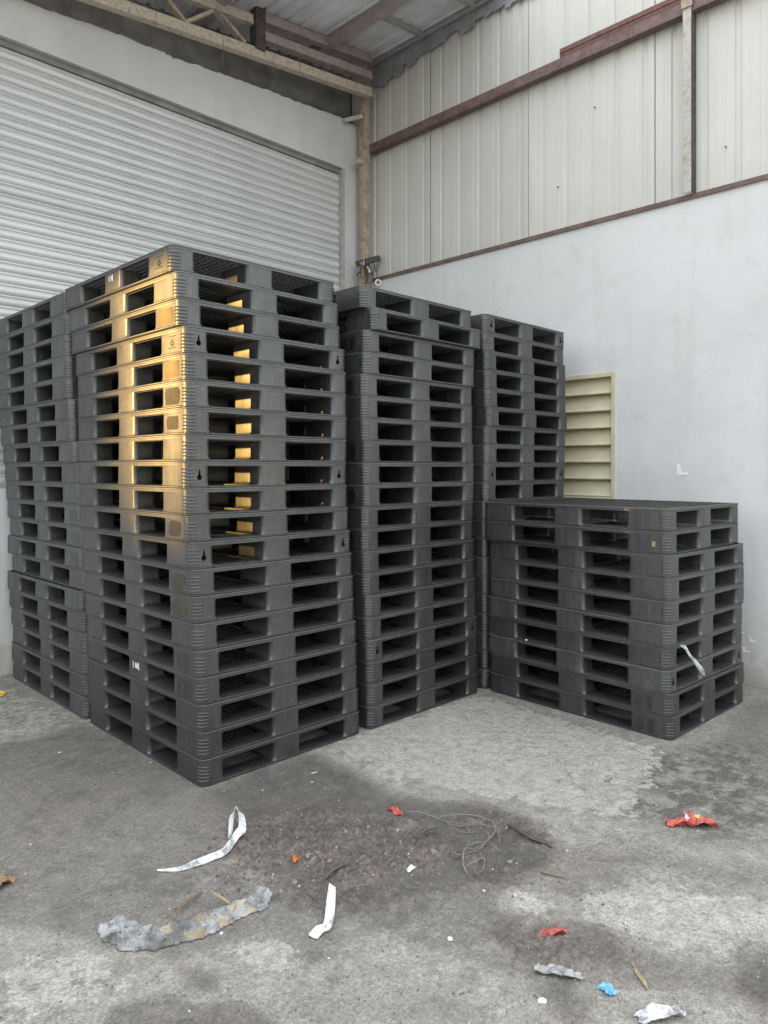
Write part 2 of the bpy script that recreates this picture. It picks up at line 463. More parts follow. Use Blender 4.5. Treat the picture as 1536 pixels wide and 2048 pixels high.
def vnoise(x, y, seed):
    xi = np.floor(x).astype(np.int64); yi = np.floor(y).astype(np.int64); fx = x - xi; fy = y - yi
    fx = fx * fx * (3 - 2 * fx); fy = fy * fy * (3 - 2 * fy)
    def h(a, b):
        n = (a * 374761393 + b * 668265263 + seed * 982451653) & 0xffffffff
        n = ((n ^ (n >> 13)) * 1274126177) & 0xffffffff
        return ((n ^ (n >> 16)) & 0xffff) / 65535.0
    return (h(xi, yi) * (1 - fx) + h(xi + 1, yi) * fx) * (1 - fy) + (h(xi, yi + 1) * (1 - fx) + h(xi + 1, yi + 1) * fx) * fy
def fbm(x, y, f, o, seed, g=.5):
    s = np.zeros_like(x); a = 1.0; tot = 0
    for k in range(o):
        s += a * vnoise(x * f, y * f, seed + k); tot += a; a *= g; f *= 2.03
    return s / tot
def inpoly(poly):
    px = np.array([p[0] for p in poly]); py = np.array([p[1] for p in poly]); m = np.zeros(XX.shape, bool); j = len(poly) - 1
    for i in range(len(poly)):
        c = ((py[i] > YY) != (py[j] > YY)) & (XX < (px[j] - px[i]) * (YY - py[i]) / (py[j] - py[i] + 1e-12) + px[i])
        m ^= c; j = i
    return m.astype(float)
def blur(a, k):
    for _ in range(3):
        for ax in (0, 1):
            p = np.pad(a, [(k, k) if q == ax else (0, 0) for q in (0, 1)], mode='edge')
            c = np.cumsum(p, axis=ax); z = np.zeros_like(np.take(c, [0], axis=ax)); c = np.concatenate([z, c], axis=ax)
            n = a.shape[ax]
            a = (np.take(c, range(2 * k + 1, 2 * k + 1 + n), axis=ax) - np.take(c, range(0, n), axis=ax)) / (2 * k + 1)
    return a
def region(pix, k):
    return blur(inpoly([tuple(ground_at(u, v)[:2]) for u, v in pix]), k)

dark = .60 * region([(-500,1500),(0,1488),(60,1480),(165,1448),(420,1470),(610,1500),(690,1528),(790,1585),(880,1602),(960,1598),(1060,1640),(1112,1705),(1080,1745),(1010,1765),(985,1790),(1010,1832),(1060,1850),(1160,1852),(1230,1868),(1290,1898),(1420,1935),(1700,1950),(1700,2010),(1300,1985),(1160,1975),(1010,1955),(960,1925),(860,1905),(780,1870),(720,1872),(690,1900),(640,1935),(600,1925),(560,1880),(520,1872),(430,1900),(330,1925),(280,1905),(210,1900),(80,1860),(-500,1850)], 2)
dark += .34 * region([(420,1590),(600,1515),(700,1545),(790,1600),(960,1612),(1050,1650),(1090,1700),(1000,1750),(900,1790),(780,1830),(650,1830),(560,1770),(500,1700)], 4)
dark += .06 * region([(-100,1520),(160,1470),(400,1590),(330,1640),(100,1600)], 5)
dark += .75 * region([(190,2070),(215,2015),(290,1995),(330,1985),(400,2010),(470,1998),(545,2030),(560,2070)], 1)
dark += .55 * region([(350,1930),(430,1945),(450,1985),(380,1990)], 1)
dark += .85 * region([(1060,1968),(1120,1962),(1165,1985),(1180,2060),(1130,2060),(1090,2010)], 2)
dark += .45 * region([(1150,1685),(1280,1690),(1400,1715),(1600,1740),(1700,1800),(1500,1790),(1340,1750),(1180,1720)], 3)
dark += .70 * region([(1470,1890),(1700,1870),(1700,2060),(1500,2030)], 2)
dark += .55 * region([(1440,1470),(1490,1400),(1700,1400),(1700,1600),(1540,1570)], 5)
dark += .50 * region([(880,1700),(1130,1690),(1300,1770),(1150,1800),(1000,1780)], 3)
dark += .35 * region([(500,1960),(900,1950),(1000,2070),(600,2070)], 5)
dark += .60 * region([(1140,1655),(1172,1658),(1168,1668),(1140,1668)], 1)
dark = np.clip(dark, 0, 1)
mud = region([(440,1668),(560,1634),(680,1640),(760,1648),(900,1640),(1030,1650),(1110,1700),(1010,1770),(900,1790),(780,1785),(720,1812),(620,1818),(510,1790),(400,1730)], 9)
mud += .5 * region([(930,1850),(1080,1840),(1260,1890),(1330,1960),(1150,1965),(980,1930)], 6)
pale = region([(1010,1785),(1060,1790),(1110,1830),(1080,1836),(1030,1812)], 1) + region([(1160,1770),(1250,1755),(1400,1790),(1560,1800),(1700,1860),(1536,1905),(1390,1900),(1280,1880),(1180,1845)], 3) \
     + region([(470,1890),(560,1880),(640,1905),(610,1935),(510,1945)], 2) + .7 * region([(0,1930),(120,1905),(260,1920),(300,1960),(180,1990),(0,2060)], 4)
pale += .85 * region([(640,1495),(960,1388),(1130,1440),(1330,1500),(1260,1640),(1000,1600),(900,1575),(800,1560)], 5) + .5 * region([(-400,1380),(0,1365),(170,1440),(60,1475),(-400,1490)], 3)
pale = np.clip(pale, 0, 1)
grit = region([(960,1395),(1100,1430),(1330,1500),(1420,1480),(1700,1420),(1700,1680),(1400,1690),(1180,1600),(1000,1500),(900,1450)], 6)
h = (fbm(XX, YY, .9, 4, 3) - .5) * .012 + (fbm(XX, YY, 9, 3, 9) - .5) * .004
h += dark * (fbm(XX, YY, 14, 3, 21) - .5) * .006
mud = np.clip(mud * (.10 + 1.5 * np.clip((fbm(XX, YY, 3.2, 5, 61, .6) - .36) * 4, 0, 1)), 0, 1)
mm = np.clip(mud * 1.1, 0, 1)
rid = 1 - np.abs(fbm(XX, YY, 9, 5, 31, .6) * 2 - 1)
h += mm * (np.clip(fbm(XX, YY, 5, 5, 77, .66) - .36, 0, 1) * .085 + np.clip(rid - .60, 0, 1) * .045)
h += mm * (np.abs(fbm(XX, YY, 26, 4, 41, .72) - .5) * .07)
h -= grit * np.clip(fbm(XX, YY, 24, 2, 51) - .5, 0, 1) * .018
# level under the stacks and against the walls
flat = np.ones_like(h)
for (a, b, c, d) in ((-.15, -.05, 1.3, 3.2), (1.2, -.1, 3.9, 1.6), (2.4, -1.75, 3.9, .1)):
    flat *= 1 - blur(((XX > a) & (XX < c) & (YY > b) & (YY < d)).astype(float), 3)
h = h * flat - .003 * (1 - flat)
edge = np.ones_like(h); edge[:3] = 0; edge[-3:] = 0; edge[:, :3] = 0; edge[:, -3:] = 0
h = h * edge
me = bpy.data.meshes.new("ground")
vv = np.stack([XX, YY, h], -1).reshape(-1, 3)
idx = np.arange(nx * ny).reshape(nx, ny)
q = np.stack([idx[:-1, :-1], idx[1:, :-1], idx[1:, 1:], idx[:-1, 1:]], -1).reshape(-1, 4)
L = 320.0
ov = np.array([(-L,-L,0),(L,-L,0),(L,L,0),(-L,L,0)], float)
n0 = len(vv)
cs = [idx[0,0], idx[-1,0], idx[-1,-1], idx[0,-1]]
oq = np.array([(n0, n0+1, cs[1], cs[0]), (n0+1, n0+2, cs[2], cs[1]), (n0+2, n0+3, cs[3], cs[2]), (n0+3, n0, cs[0], cs[3])])
vv = np.concatenate([vv, ov]); q = np.concatenate([q, oq])
me.vertices.add(len(vv)); me.vertices.foreach_set("co", vv.ravel())
me.loops.add(q.size); me.loops.foreach_set("vertex_index", q.ravel().astype(np.int32))
me.polygons.add(len(q)); me.polygons.foreach_set("loop_start", np.arange(0, q.size, 4, dtype=np.int32))
me.polygons.foreach_set("loop_total", np.full(len(q), 4, np.int32))
me.update(calc_edges=True)
for nm, arr in (("dark", dark), ("mud", mud), ("pale", pale), ("grit", grit)):
    at = me.attributes.new(nm, 'FLOAT', 'POINT')
    at.data.foreach_set("value", np.concatenate([arr.reshape(-1), np.full(4, .3 if nm == "dark" else 0.0)]).astype(np.float32))
me.materials.append(M['ground']); me.shade_smooth()
tag(link_mesh("ground", me), kind='structure')

def gz(x, y):
    i = min(max(int(round((x - GX0) / GS)), 0), nx - 1); j = min(max(int(round((y - GY0) / GS)), 0), ny - 1)
    return float(h[i, j])

# ------------------------------------------------------------------ walls
WB = 3.13       # face of the shutter wall
WA = 4.16       # face of the right-hand wall
SH_T, SH_B = 5.44, 1.62
SH_L, SH_R = -1.30, 3.86

front = empty("shutter_wall", (0, WB, 0))
tag(front, "grey plastered wall with a large roller shutter behind the tall pallet stacks", "wall", kind='thing')
m = MB(); m.box(-3.0, WB, 0, SH_L, WB + .3, 6.02); m.build("wall_pier", M['pier'], front, loc=(0, -WB, 0))
m = MB(); m.box(SH_R, WB, 0, WA - .004, WB + .3, 6.03); m.build("wall_pier", M['pier'], front, loc=(0, -WB, 0))
m = MB(); m.box(SH_L + .001, WB + .001, 0, SH_R - .001, WB + .3, SH_B - .03); m.build("base_wall", M['plaster'], front, loc=(0, -WB, 0))
# lintel with a ragged plaster top
tops = [(-1.3,5.70),(-.6,5.74),(.1,5.80),(.5,5.845),(.85,5.87),(1.15,5.885),(1.45,5.895),(1.55,5.885),(1.9,5.925),(2.3,5.955),(2.7,5.985),(3.1,6.00),(3.5,6.035),(3.86,6.05)]
pl = []
for (a, za), (b, zb) in zip(tops[:-1], tops[1:]):
    for k in range(8):
        s = k / 8.0; pl.append((a + (b - a) * s, za + (zb - za) * s + random.uniform(-.010, .010)))
pl.append(tops[-1])
m = MB(); n = len(pl)
vs = []
for y, dz in ((WB + .002, 0), (WB + .27, .02)):
    vs += [(x, y, z + dz) for x, z in pl] + [(x, y, SH_T) for x, z in pl]
fs = []
for i in range(n - 1):
    fs.append((i, i + 1, n + i + 1, n + i)); fs.append((2*n + i, 3*n + i, 3*n + i + 1, 2*n + i + 1))
    fs.append((i, 2*n + i, 2*n + i + 1, i + 1)); fs.append((n + i, n + i + 1, 3*n + i + 1, 3*n + i))
fs += [(0, n, 3*n, 2*n), (n - 1, 3*n - 1, 4*n - 1, 2*n - 1)]
m.add(vs, fs); m.build("lintel", M['pier'], front, loc=(0, -WB, 0))
m = MB(); m.box(-3.0, WB + .305, 5.5, WA + .20, WB + .42, 7.4); m.build("upper_boarding", M['dark_grey'], front, loc=(0, -WB, 0))

sh = empty("roller_shutter", (0, 0, 0), 0, front)
sh['label'] = "closed grey steel roller shutter of horizontal slats"
PITCH = .0965
prof = [(.000, 0.0), (.006, .010), (.014, .014)]
# one slat: broad convex curve, then a narrow rolled hinge bead
prof = [(-.006, 0.0), (-.017, .008), (-.023, .022), (-.025, .036), (-.022, .050), (-.014, .062), (-.004, .068), (-.002, .0705), (-.010, .074), (-.014, .080), (-.012, .087), (-.004, .092), (-.001, .0965)]
m = MB()
x0, x1 = SH_L + .04, SH_R - .035
vs = [(x0, y, z) for y, z in prof] + [(x1, y, z) for y, z in prof] + [(x0, .004, z) for y, z in prof] + [(x1, .004, z) for y, z in prof]
k = len(prof); fs = []
for i in range(k - 1):
    fs.append((i, i + 1, k + i + 1, k + i)); fs.append((2*k + i, 3*k + i, 3*k + i + 1, 2*k + i + 1))
    fs.append((i, 2*k + i, 2*k + i + 1, i + 1)); fs.append((k + i, k + i + 1, 3*k + i + 1, 3*k + i))
fs += [(0, k, 3*k, 2*k), (k - 1, 3*k - 1, 4*k - 1, 2*k - 1)]
m.add(vs, fs)
slat_me = m.mesh("slat", M['shutter'], smooth=40)
SHY = .085
ns = int((SH_T - .055 - SH_B) / PITCH)
for i in range(ns):
    o = link_mesh("slat", slat_me, sh, (random.uniform(-.002, .002), SHY + random.uniform(-.0015, .0015), SH_T - .055 - (i + 1) * PITCH))
    o['tone'] = random.uniform(.92, 1.05); o.rotation_euler = (random.uniform(-.02, .02), 0, 0)
zb = SH_T - .055 - ns * PITCH
m = MB(); m.box(SH_L + .04, SHY - .03, SH_T - .054, SH_R - .035, SHY + .02, SH_T + .14); m.build("hood_board", M['dark_grey'], sh)
m = MB(); m.box(SH_L + .04, SHY - .03, zb - .07, SH_R - .035, SHY + .01, zb - .001); m.build("bottom_bar", M['rail'], sh, .004)
for xa, xb in ((SH_L + .001, SH_L + .045), (SH_R - .04, SH_R - .001)):
    m = MB(); m.box(xa, -.006, SH_B - .03, xb, SHY + .06, SH_T - .002); m.build("guide_rail", M['rail'], sh, .004)

# right-hand wall: white plaster below, with louvre openings
def wall_x(name, A, thick, ys, zs, holes, mat, parent):
    """wall whose face looks towards -x, split at ys/zs, open where a cell is in holes"""
    m = MB(); ny_, nz_ = len(ys), len(zs)
    ix = lambda i, j, s: (i * nz_ + j) * 2 + s
    vs = []
    for y in ys:
        for z in zs: vs += [(A, y, z), (A + thick, y, z)]
    solid = lambda i, j: 0 <= i < ny_ - 1 and 0 <= j < nz_ - 1 and (i, j) not in holes
    fs = []
    for i in range(ny_ - 1):
        for j in range(nz_ - 1):
            if not solid(i, j): continue
            for s in (0, 1): fs.append((ix(i,j,s), ix(i+1,j,s), ix(i+1,j+1,s), ix(i,j+1,s)))
            if not solid(i-1, j): fs.append((ix(i,j,0), ix(i,j+1,0), ix(i,j+1,1), ix(i,j,1)))
            if not solid(i+1, j): fs.append((ix(i+1,j,0), ix(i+1,j+1,0), ix(i+1,j+1,1), ix(i+1,j,1)))
            if not solid(i, j-1): fs.append((ix(i,j,0), ix(i+1,j,0), ix(i+1,j,1), ix(i,j,1)))
            if not solid(i, j+1): fs.append((ix(i,j+1,0), ix(i+1,j+1,0), ix(i+1,j+1,1), ix(i,j+1,1)))
    m.add(vs, fs)
    return m.build(name, mat, parent)

LZ0, LZ1 = 1.45, 2.66
pw = empty("plaster_wall", (0, 0, 0))
tag(pw, "white plastered lower wall with cream louvre beside the pallet stacks", "wall", kind='thing')
wall_x("plaster", WA, .25, [-3.4, -2.50, -1.605, -.285, .62, WB + .3], [0, LZ0, LZ1, 4.10], {(1, 1), (3, 1)}, M['plaster'], pw)
def louvre(y0, y1, lab):
    lv = empty("louvre_window", (WA, 0, 0), 0, pw)
    lv['label'] = lab
    fw = .042
    m = MB()
    m.box(-.012, y0, LZ0, .09, y0 + fw, LZ1); m.box(-.012, y1 - fw, LZ0, .09, y1, LZ1)
    m.box(-.0115, y0 + fw, LZ1 - fw, .0895, y1 - fw, LZ1); m.box(-.0115, y0 + fw, LZ0, .0895, y1 - fw, LZ0 + fw)
    m.build("frame", M['louvre'], lv, .003)
    z = LZ0 + fw + .004
    sl = None; st = (LZ1 - LZ0 - 2 * fw) / 7.0
    for i in range(7):
        if sl is None:
            mm_ = MB()
            # blade leaning outwards at the bottom, with a rolled lip
            pr = [(.005, 0.0), (.000, .010), (.018, .034), (.072, st + .012), (.078, st + .010), (.024, .028), (.010, .006)]
            mm_.rings([[(a, yy, b) for a, b in pr] for yy in (y0 + fw + .002, y1 - fw - .002)])
            sl = mm_.mesh("slat", M['louvre'])
        link_mesh("slat", sl, lv, (0, 0, z + i * st))
    m = MB(); m.box(.10, y0 + .001, LZ0 + .001, .12, y1 - .001, LZ1 - .001); m.build("backing", M['dark_grey'], lv)
louvre(-.285, .62, "cream louvre partly behind the tall stacks")
louvre(-2.50, -1.605, "cream louvre cut off by the picture edge")
# broken filler marks
def blotch(name, y, z, pts, mat, x=WA, t=.004, parent=None):
    m = MB(); n = len(pts)
    vs = [(x - t, y + a, z + b) for a, b in pts] + [(x + .003, y + a * 1.04, z + b * 1.04) for a, b in pts]
    fs = [tuple(range(n))] + [(i, (i + 1) % n, n + (i + 1) % n, n + i) for i in range(n)]
    m.add(vs, fs); return m.build(name, mat, parent)
mk = [(.045,.075),(.030,.085),(.020,.060),(.010,.052),(.012,.020),(-.012,.012),(-.040,.014),(-.052,-.002),(-.035,-.012),(-.004,-.010),(.020,-.016),(.042,-.010),(.050,.010),(.040,.034),(.046,.050)]
blotch("filler_mark", -.90, 1.715, mk, M['bare_patch'], parent=pw)
for (yy, zz, s) in ((-1.38, .42, .5), (-1.47, .36, .4), (-1.28, .33, .35), (-1.42, .27, .45)):
    blotch("flaked_patch", yy, zz, [(a * s * random.uniform(.7, 1.4), b * s * random.uniform(.7, 1.4)) for a, b in mk], M['bare_patch'], parent=pw)

# metal cladding above
cl = empty("cladding_wall", (WA, 0, 4.1))
tag(cl, "cream ribbed metal cladding above the white plaster wall", "cladding wall", kind='thing')
CT = 6.80
def sheet_mesh(w, ribs):
    m = MB(); pr = [(0.0, 0.0)]
    st = w / ribs
    for i in range(ribs):
        c = w - st * (i + 1) + st * .5
    y = 0.0
    pr = [(0.0, 0.0)]
    for i in range(ribs):
        a = i * st + .06
        pr += [(a, 0.0), (a + .008, .016), (a + .050, .016), (a + .058, 0.0), (a + .115, 0.0), (a + .118, -.003), (a + .124, -.003), (a + .127, 0.0)]
    pr += [(w - .007, 0.0)]
    k = len(pr)
    vs = [(x, yy, 0.0) for yy, x in pr] + [(x, yy, CT - 4.09) for yy, x in pr] + [(x + .002, yy, 0.0) for yy, x in pr] + [(x + .002, yy, CT - 4.09) for yy, x in pr]
    fs = []
    for i in range(k - 1):
        fs += [(i, i + 1, k + i + 1, k + i), (2*k + i, 3*k + i, 3*k + i + 1, 2*k + i + 1)]
    fs += [(0, k, 3*k, 2*k), (k - 1, 3*k - 1, 4*k - 1, 2*k - 1)]
    m.add(vs, fs)
    return m.mesh("cladding_sheet", M['clad'])
SW = 1.34
sm = sheet_mesh(SW, 5)
for i in range(5):
    y = 2.06 - SW * i - .01
    o = link_mesh("cladding_sheet", sm, cl, (.055 + (i % 2) * .003, y, 0))
    o['tone'] = (1.0, .97, 1.02, .985, 1.01, 1.0, .98)[i]
m = MB(); m.box(.14, -3.4, 0, .20, WB + .3, CT - 4.1); m.build("backing_wall", M['dark_grey'], cl)
# rusty angle on the wall head, girt, loose channel on top of it, post
m = MB(); m.box(-.022, -3.4, .003, .048, 2.93, .010); m.box(-.022, -3.4, -.030, -.014, 2.93, .002); m.build("sill_angle", M['girt'], cl)
m = MB()
m.box(-.055, -3.4, 1.555, .028, 2.95, 1.563); m.box(-.055, -3.4, 1.564, -.047, 2.95, 1.648); m.box(-.055, -3.4, 1.649, .028, 2.95, 1.657)
m.build("girt", M['girt'], cl)
m = MB()
m.box(-.050, -.925, 1.660, .026, .275, 1.667); m.box(-.052, -.925, 1.668, -.044, .275, 1.742); m.box(-.050, -.925, 1.743, .020, .275, 1.750); m.box(-.060, -.925, 1.700, -.0525, .275, 1.706)
o = m.build("loose_channel", M['girt2'], cl); o['label'] = "red rusty channel lying on the girt"
m = MB(); m.box(-.070, -1.005, .012, -.058, -.935, 1.66); m.build("post_flange", M['post'], cl, .002)
m = MB(); m.box(-.0575, -1.012, .012, .026, -1.002, 1.65); m.build("post_web", M['iron'], cl)
m = MB(); m.box(-.085, -1.02, 1.585, -.071, -.925, 1.665); m.build("post_cleat", M['column'], cl, .004)
for (yy, zz) in ((.35, .45), (-.98, .95), (-1.25, .35), (-.05, 1.1)):
    m = MB(); m.tube([(.050, yy, zz), (.030, yy, zz)], .006, 6); m.build("screw", M['iron'], cl)
# torn flashing hanging under the roof line
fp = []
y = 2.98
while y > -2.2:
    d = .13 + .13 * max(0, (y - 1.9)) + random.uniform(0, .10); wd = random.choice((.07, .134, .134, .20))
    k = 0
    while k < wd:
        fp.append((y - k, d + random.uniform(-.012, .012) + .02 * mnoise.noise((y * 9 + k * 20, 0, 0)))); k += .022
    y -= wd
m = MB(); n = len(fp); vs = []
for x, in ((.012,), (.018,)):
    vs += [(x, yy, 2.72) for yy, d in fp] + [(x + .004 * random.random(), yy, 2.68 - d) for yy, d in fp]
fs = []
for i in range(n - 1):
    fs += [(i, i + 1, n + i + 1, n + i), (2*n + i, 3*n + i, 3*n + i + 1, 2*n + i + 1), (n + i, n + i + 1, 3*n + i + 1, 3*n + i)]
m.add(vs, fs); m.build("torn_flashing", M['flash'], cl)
m = MB(); m.beam((-.02, 3.0, 2.655), (-.02, -3.0, 2.655), .03, .03); m.build("eaves_trim", M['rail'], cl)

# ------------------------------------------------------------------ roof, truss, column
SL = .113
def rz(a): return 6.80 - SL * (WA - a)
rf = empty("shed_roof", (0, 0, 6.8))
tag(rf, "grey metal shed roof seen from below in the corner above the truss", "roof", kind='thing')
RY0, RY1 = 1.0, WB + .4
def roof_sheet_mesh(w):
    pr = []; k = 6; st = w / k
    for i in range(k): pr += [(i * st, 0.0), (i * st + st * .62, 0.0), (i * st + st * .70, .025), (i * st + st * .92, .025)]
    pr += [(w, 0.0)]
    L_ = RY1 - RY0
    m = MB(); n = len(pr); vs = []
    for t_ in (0, .003):
        for y_ in (0, L_): vs += [(x, y_, SL * x + z + t_) for x, z in pr]
    fs = []
    for i in range(n - 1):
        fs += [(i, n + i, n + i + 1, i + 1), (2*n + i, 2*n + i + 1, 3*n + i + 1, 3*n + i), (i, i + 1, 2*n + i + 1, 2*n + i)]
    m.add(vs, fs); return m.mesh("roof_sheet", M['roof'])
rsm = roof_sheet_mesh(1.0)
a = WA - .72
i = 0
while a > -3.6:
    link_mesh("roof_sheet", rsm, rf, (a, RY0, rz(a) - 6.8 + (i % 2) * .005)); a -= .99; i += 1
for a in (3.35, 1.9, .45, -1.0, -2.5):
    m = MB(); m.beam((a, RY0 + .05, rz(a) - 6.8 - .065), (a, RY1 - .1, rz(a) - 6.8 - .065), .09, .10); m.build("purlin", M['purlin'], rf)
for yy in (1.35, 2.1):
    m = MB(); m.beam((3.42, yy, rz(3.42) - 6.8 - .03), (4.14, yy, rz(4.14) - 6.8 - .03), .05, .045); m.build("rafter_strip", M['rail'], rf)

tr = empty("roof_truss", (0, 2.85, 6.0))
tag(tr, "flaking cream steel lattice truss running below the roof above the shutter", "roof truss")
def tz(z0, a0, a): return z0 - SL * (a0 - a)
def chord(name, z0, a0, aa, ab, w, h_, mat, y=0.0):
    m = MB(); m.beam((aa, y, tz(z0, a0, aa) - 6.0), (ab, y, tz(z0, a0, ab) - 6.0), w, h_)
    return m.build(name, mat, tr, .006)
chord("bottom_chord", 6.30, 3.84, -4.5, 4.02, .09, .105, M['truss'])
chord("top_chord", 6.46, 2.29, -4.5, 2.30, .08, .10, M['truss'])
chord("purlin_tube", 6.72, 4.0, 2.42, 4.02, .09, .10, M['purlin'])
chord("purlin_tube", 6.52, 4.0, 2.44, 4.02, .10, .095, M['purlin'])
nodes = []
a = 2.19
up = False
prev = None
seq = [2.19, 1.84, 1.50, 1.20, .86, .50, .16, -.2]
for i, a in enumerate(seq):
    z = (tz(6.46, 2.29, a) - .045) if i % 2 else (tz(6.30, 3.84, a) + .05)
    if prev:
        (pa, pz) = prev
        m = MB(); m.beam((pa, (-.022 if i % 2 else .022), pz - 6.0), (a, (-.022 if i % 2 else .022), z - 6.0), .035, .075, up=(0, 1, 0)); m.build("brace", M['truss'] if i % 2 == 0 else M['column'], tr, .004)
    prev = (a, z)
m = MB(); m.box(2.31, -.07, 6.16 - 6, 2.43, .05, 6.66 - 6); m.build("gusset_plate", M['iron'], tr, .004)
m = MB()
for (a, ln) in ((1.93, .20), (2.55, .12), (1.2, .13), (2.9, .16)):
    z = tz(6.30, 3.84, a) - 6.0 - .05
    pts = [(a + random.uniform(-.012, .012), -.045, z + .3 - (ln + .3) * k / 5) for k in range(6)]
    m.tube(pts, .003, 4)
o = m.build("cobweb_strand", M['twine'], tr)

cc = empty("corner_column", (4.07, 3.0, 0))
tag(cc, "peeling rusty cream steel column in the corner behind the middle stack", "column")
m = MB(); m.box(-.05, -.048, 0, .05, .045, 6.36); m.build("shaft", M['column'], cc, .005)
m = MB()
m.tube([(-.052, -.02, 5.52), (-.15, -.02, 5.515)], .035, 10); m.build("stub_pipe", M['truss'], cc, smooth=40)
m = MB(); m.beam((-.06, -.03, 6.08), (-.26, .08, 6.0), .02, .05); m.build("stay", M['rail'], cc)

bk = empty("broken_bracket", (4.0, 2.92, 4.28))
tag(bk, "broken dark iron bracket with dangling wires fixed to the rusty column", "bracket")
m = MB(); m.beam((-.12, .02, -.04), (.16, -.10, .065), .05, .065); m.build("arm", M['iron'], bk, .006)
m = MB()
for k in range(16):
    p = Vector((random.uniform(-.12, .10), random.uniform(-.06, .0), random.uniform(-.04, .02)))
    pts = [p]
    for j in range(4): 
        p = p + Vector((random.uniform(-.035, .035), random.uniform(-.025, .015), random.uniform(-.09, .005))); pts.append(p)
    m.tube(pts, random.uniform(.004, .010), 5)
m.build("wires", M['iron'], bk)
m = MB()
for a, b in (((-.10, -.01, 0), (-.085, -.02, -.05)), ((-.05, -.04, -.005), (-.075, -.05, -.06)), ((0, -.05, -.06), (.03, -.06, -.13))):
    m.beam(a, b, .004, .026)
m.build("torn_tag", M['porcelain'], bk)
m = MB()
rr = []
for k in range(12):
    th = 2 * math.pi * k / 12; c = Vector((.13 + .034 * math.cos(th) * .7, -.10 - .034 * math.cos(th) * .7, -.245 + .034 * math.sin(th)))
    rad = Vector((math.cos(th) * .7, -math.cos(th) * .7, math.sin(th))); ax = Vector((.7, .7, 0))
    rr.append([c + rad * math.cos(2*math.pi*j/6) * .012 + ax * math.sin(2*math.pi*j/6) * .012 for j in range(6)])
m.rings(rr, closed=True); m.build("insulator", M['porcelain'], bk, smooth=60)

# unseen wall with a gap, added left of the yard to gate the low sun
sw = empty("unseen_sun_gate", (-12.0, 0, 0))
tag(sw, "unseen rendered wall with a wide gap, added to shape the low sun", "wall", kind='thing')
OY0, OZ1 = 6.17, 3.93
wall_x("render", 0.0, -.25, [4.4, OY0, 12.0], [0, OZ1, 8.6], {(1, 0)}, M['outer'], sw)
# unseen far blocks, added to cut the low sun softly below and to one side
fb = empty("unseen_sun_blocker", (-60.0, 0, 0))
tag(fb, "long low block far off with a taller end, added unseen to cut the sun", "sun blocker")
m = MB(); m.box(-8, -20, 0, 0, 31.34, 6.56); m.box(-8.3, -20.3, 6.561, .3, 31.33, 6.67); m.build("low_blocker", M['outer'], fb)
m = MB(); m.box(-.5, 31.36, 0, 0, 60, 11.0); m.build("tall_blocker", M['pier'], fb)
m = MB()
for k in range(11): m.box(.001, -16 + 4.2 * k, 1.2, .05, -14 + 4.2 * k, 3.2)
m.build("blocker_panels", M['dark_grey'], fb)

# ------------------------------------------------------------------ pallets
PX, PY, PH = 1.2, 1.5, .15
COLS = [(0, .145), (.49, .69), (1.055, 1.2)]
ROWS = [(0, .29), (.63, .86), (1.21, 1.5)]
def ring(off, z, r=.045, seg=6):
    return [(x, y, z) for x, y in rrect(-off, -off, PX + off, PY + off, r + off, seg)]
def deck_mesh():
    m = MB()
    m.rings([ring(0, .1270), ring(0, .1400), ring(.0030, .1430), ring(.0030, .1472), ring(.0, .1495), ring(-.020, .1495, .045), ring(-.020, .1270, .045)], closed=True)
    nr = len(ring(0, 0)); m.m = [1 if 1 <= q_ // nr <= 3 else 0 for q_ in range(len(m.m))]
    s = .0405
    n = int((PX - .045) / s)
    for i in range(n + 1):
        x = .0225 + (PX - .045) * i / n
        m.box(x - .0028, .021, .1235, x + .0028, PY - .021, .1465)
    n = int((PY - .045) / s)
    for i in range(n + 1):
        y = .0225 + (PY - .045) * i / n
        m.box(.0212, y - .0028, .1230, PX - .0212, y + .0028, .1460)
    return m.mesh("deck", [M['pallet'], M['edge']], smooth=35)
def base_mesh():
    m = MB()
    def lip(poly_fn):
        m.rings([poly_fn(-.0035, 0.0), poly_fn(0, .004), poly_fn(0, .009), poly_fn(-.006, .0125)])
    for i, (a, b) in enumerate(COLS):
        rr = (.045, 0.004, 0.004, .045) if i == 0 else (.004, .045, .045, .004) if i == 2 else .004
        lip(lambda o, z: [(x, y, z) for x, y in rrect(a - (o if i == 0 else 0), -o, b + (o if i == 2 else 0), PY + o, [max(.002, q + o) for q in (rr if isinstance(rr, tuple) else [rr]*4)], 6)])
    for (x0, x1) in ((.1455, .4895), (.6905, 1.0545)):
        for j, (a, b) in enumerate(((0, .125), (.685, .805), (1.375, 1.5))):
            lip(lambda o, z: [(x, y, z) for x, y in rrect(x0, a - (o if j != 2 else 0), x1, b + (o if j != 0 else 0), .001, 1)])
    return m.mesh("base_frame", M['pallet'], smooth=35)
def block_parts(i, j, key=False):
    (a, b), (c, d) = COLS[i], ROWS[j]
    e = .0018
    x0 = a + (e if i == 0 else 0); x1 = b - (e if i == 2 else 0); y0 = c + (e if j == 0 else 0); y1 = d - (e if j == 2 else 0)
    rad = [.026] * 4
    if i == 0 and j == 0: rad[0] = .044
    if i == 2 and j == 0: rad[1] = .044
    if i == 2 and j == 2: rad[2] = .044
    if i == 0 and j == 2: rad[3] = .044
    def rg(g, z):
        gx0 = 0 if i == 0 else g; gx1 = 0 if i == 2 else g; gy0 = 0 if j == 0 else g; gy1 = 0 if j == 2 else g
        return [(x, y, z) for x, y in rrect(x0 - gx0, y0 - gy0, x1 + gx1, y1 + gy1, rad, 6)]
    m = MB()
    m.rings([rg(.015, .0127), rg(.009, .016), rg(.003, .023), rg(0, .031), rg(0, .114), rg(.003, .120), rg(.003, .1267)])
    return m, rad, (x0, y0, x1, y1)
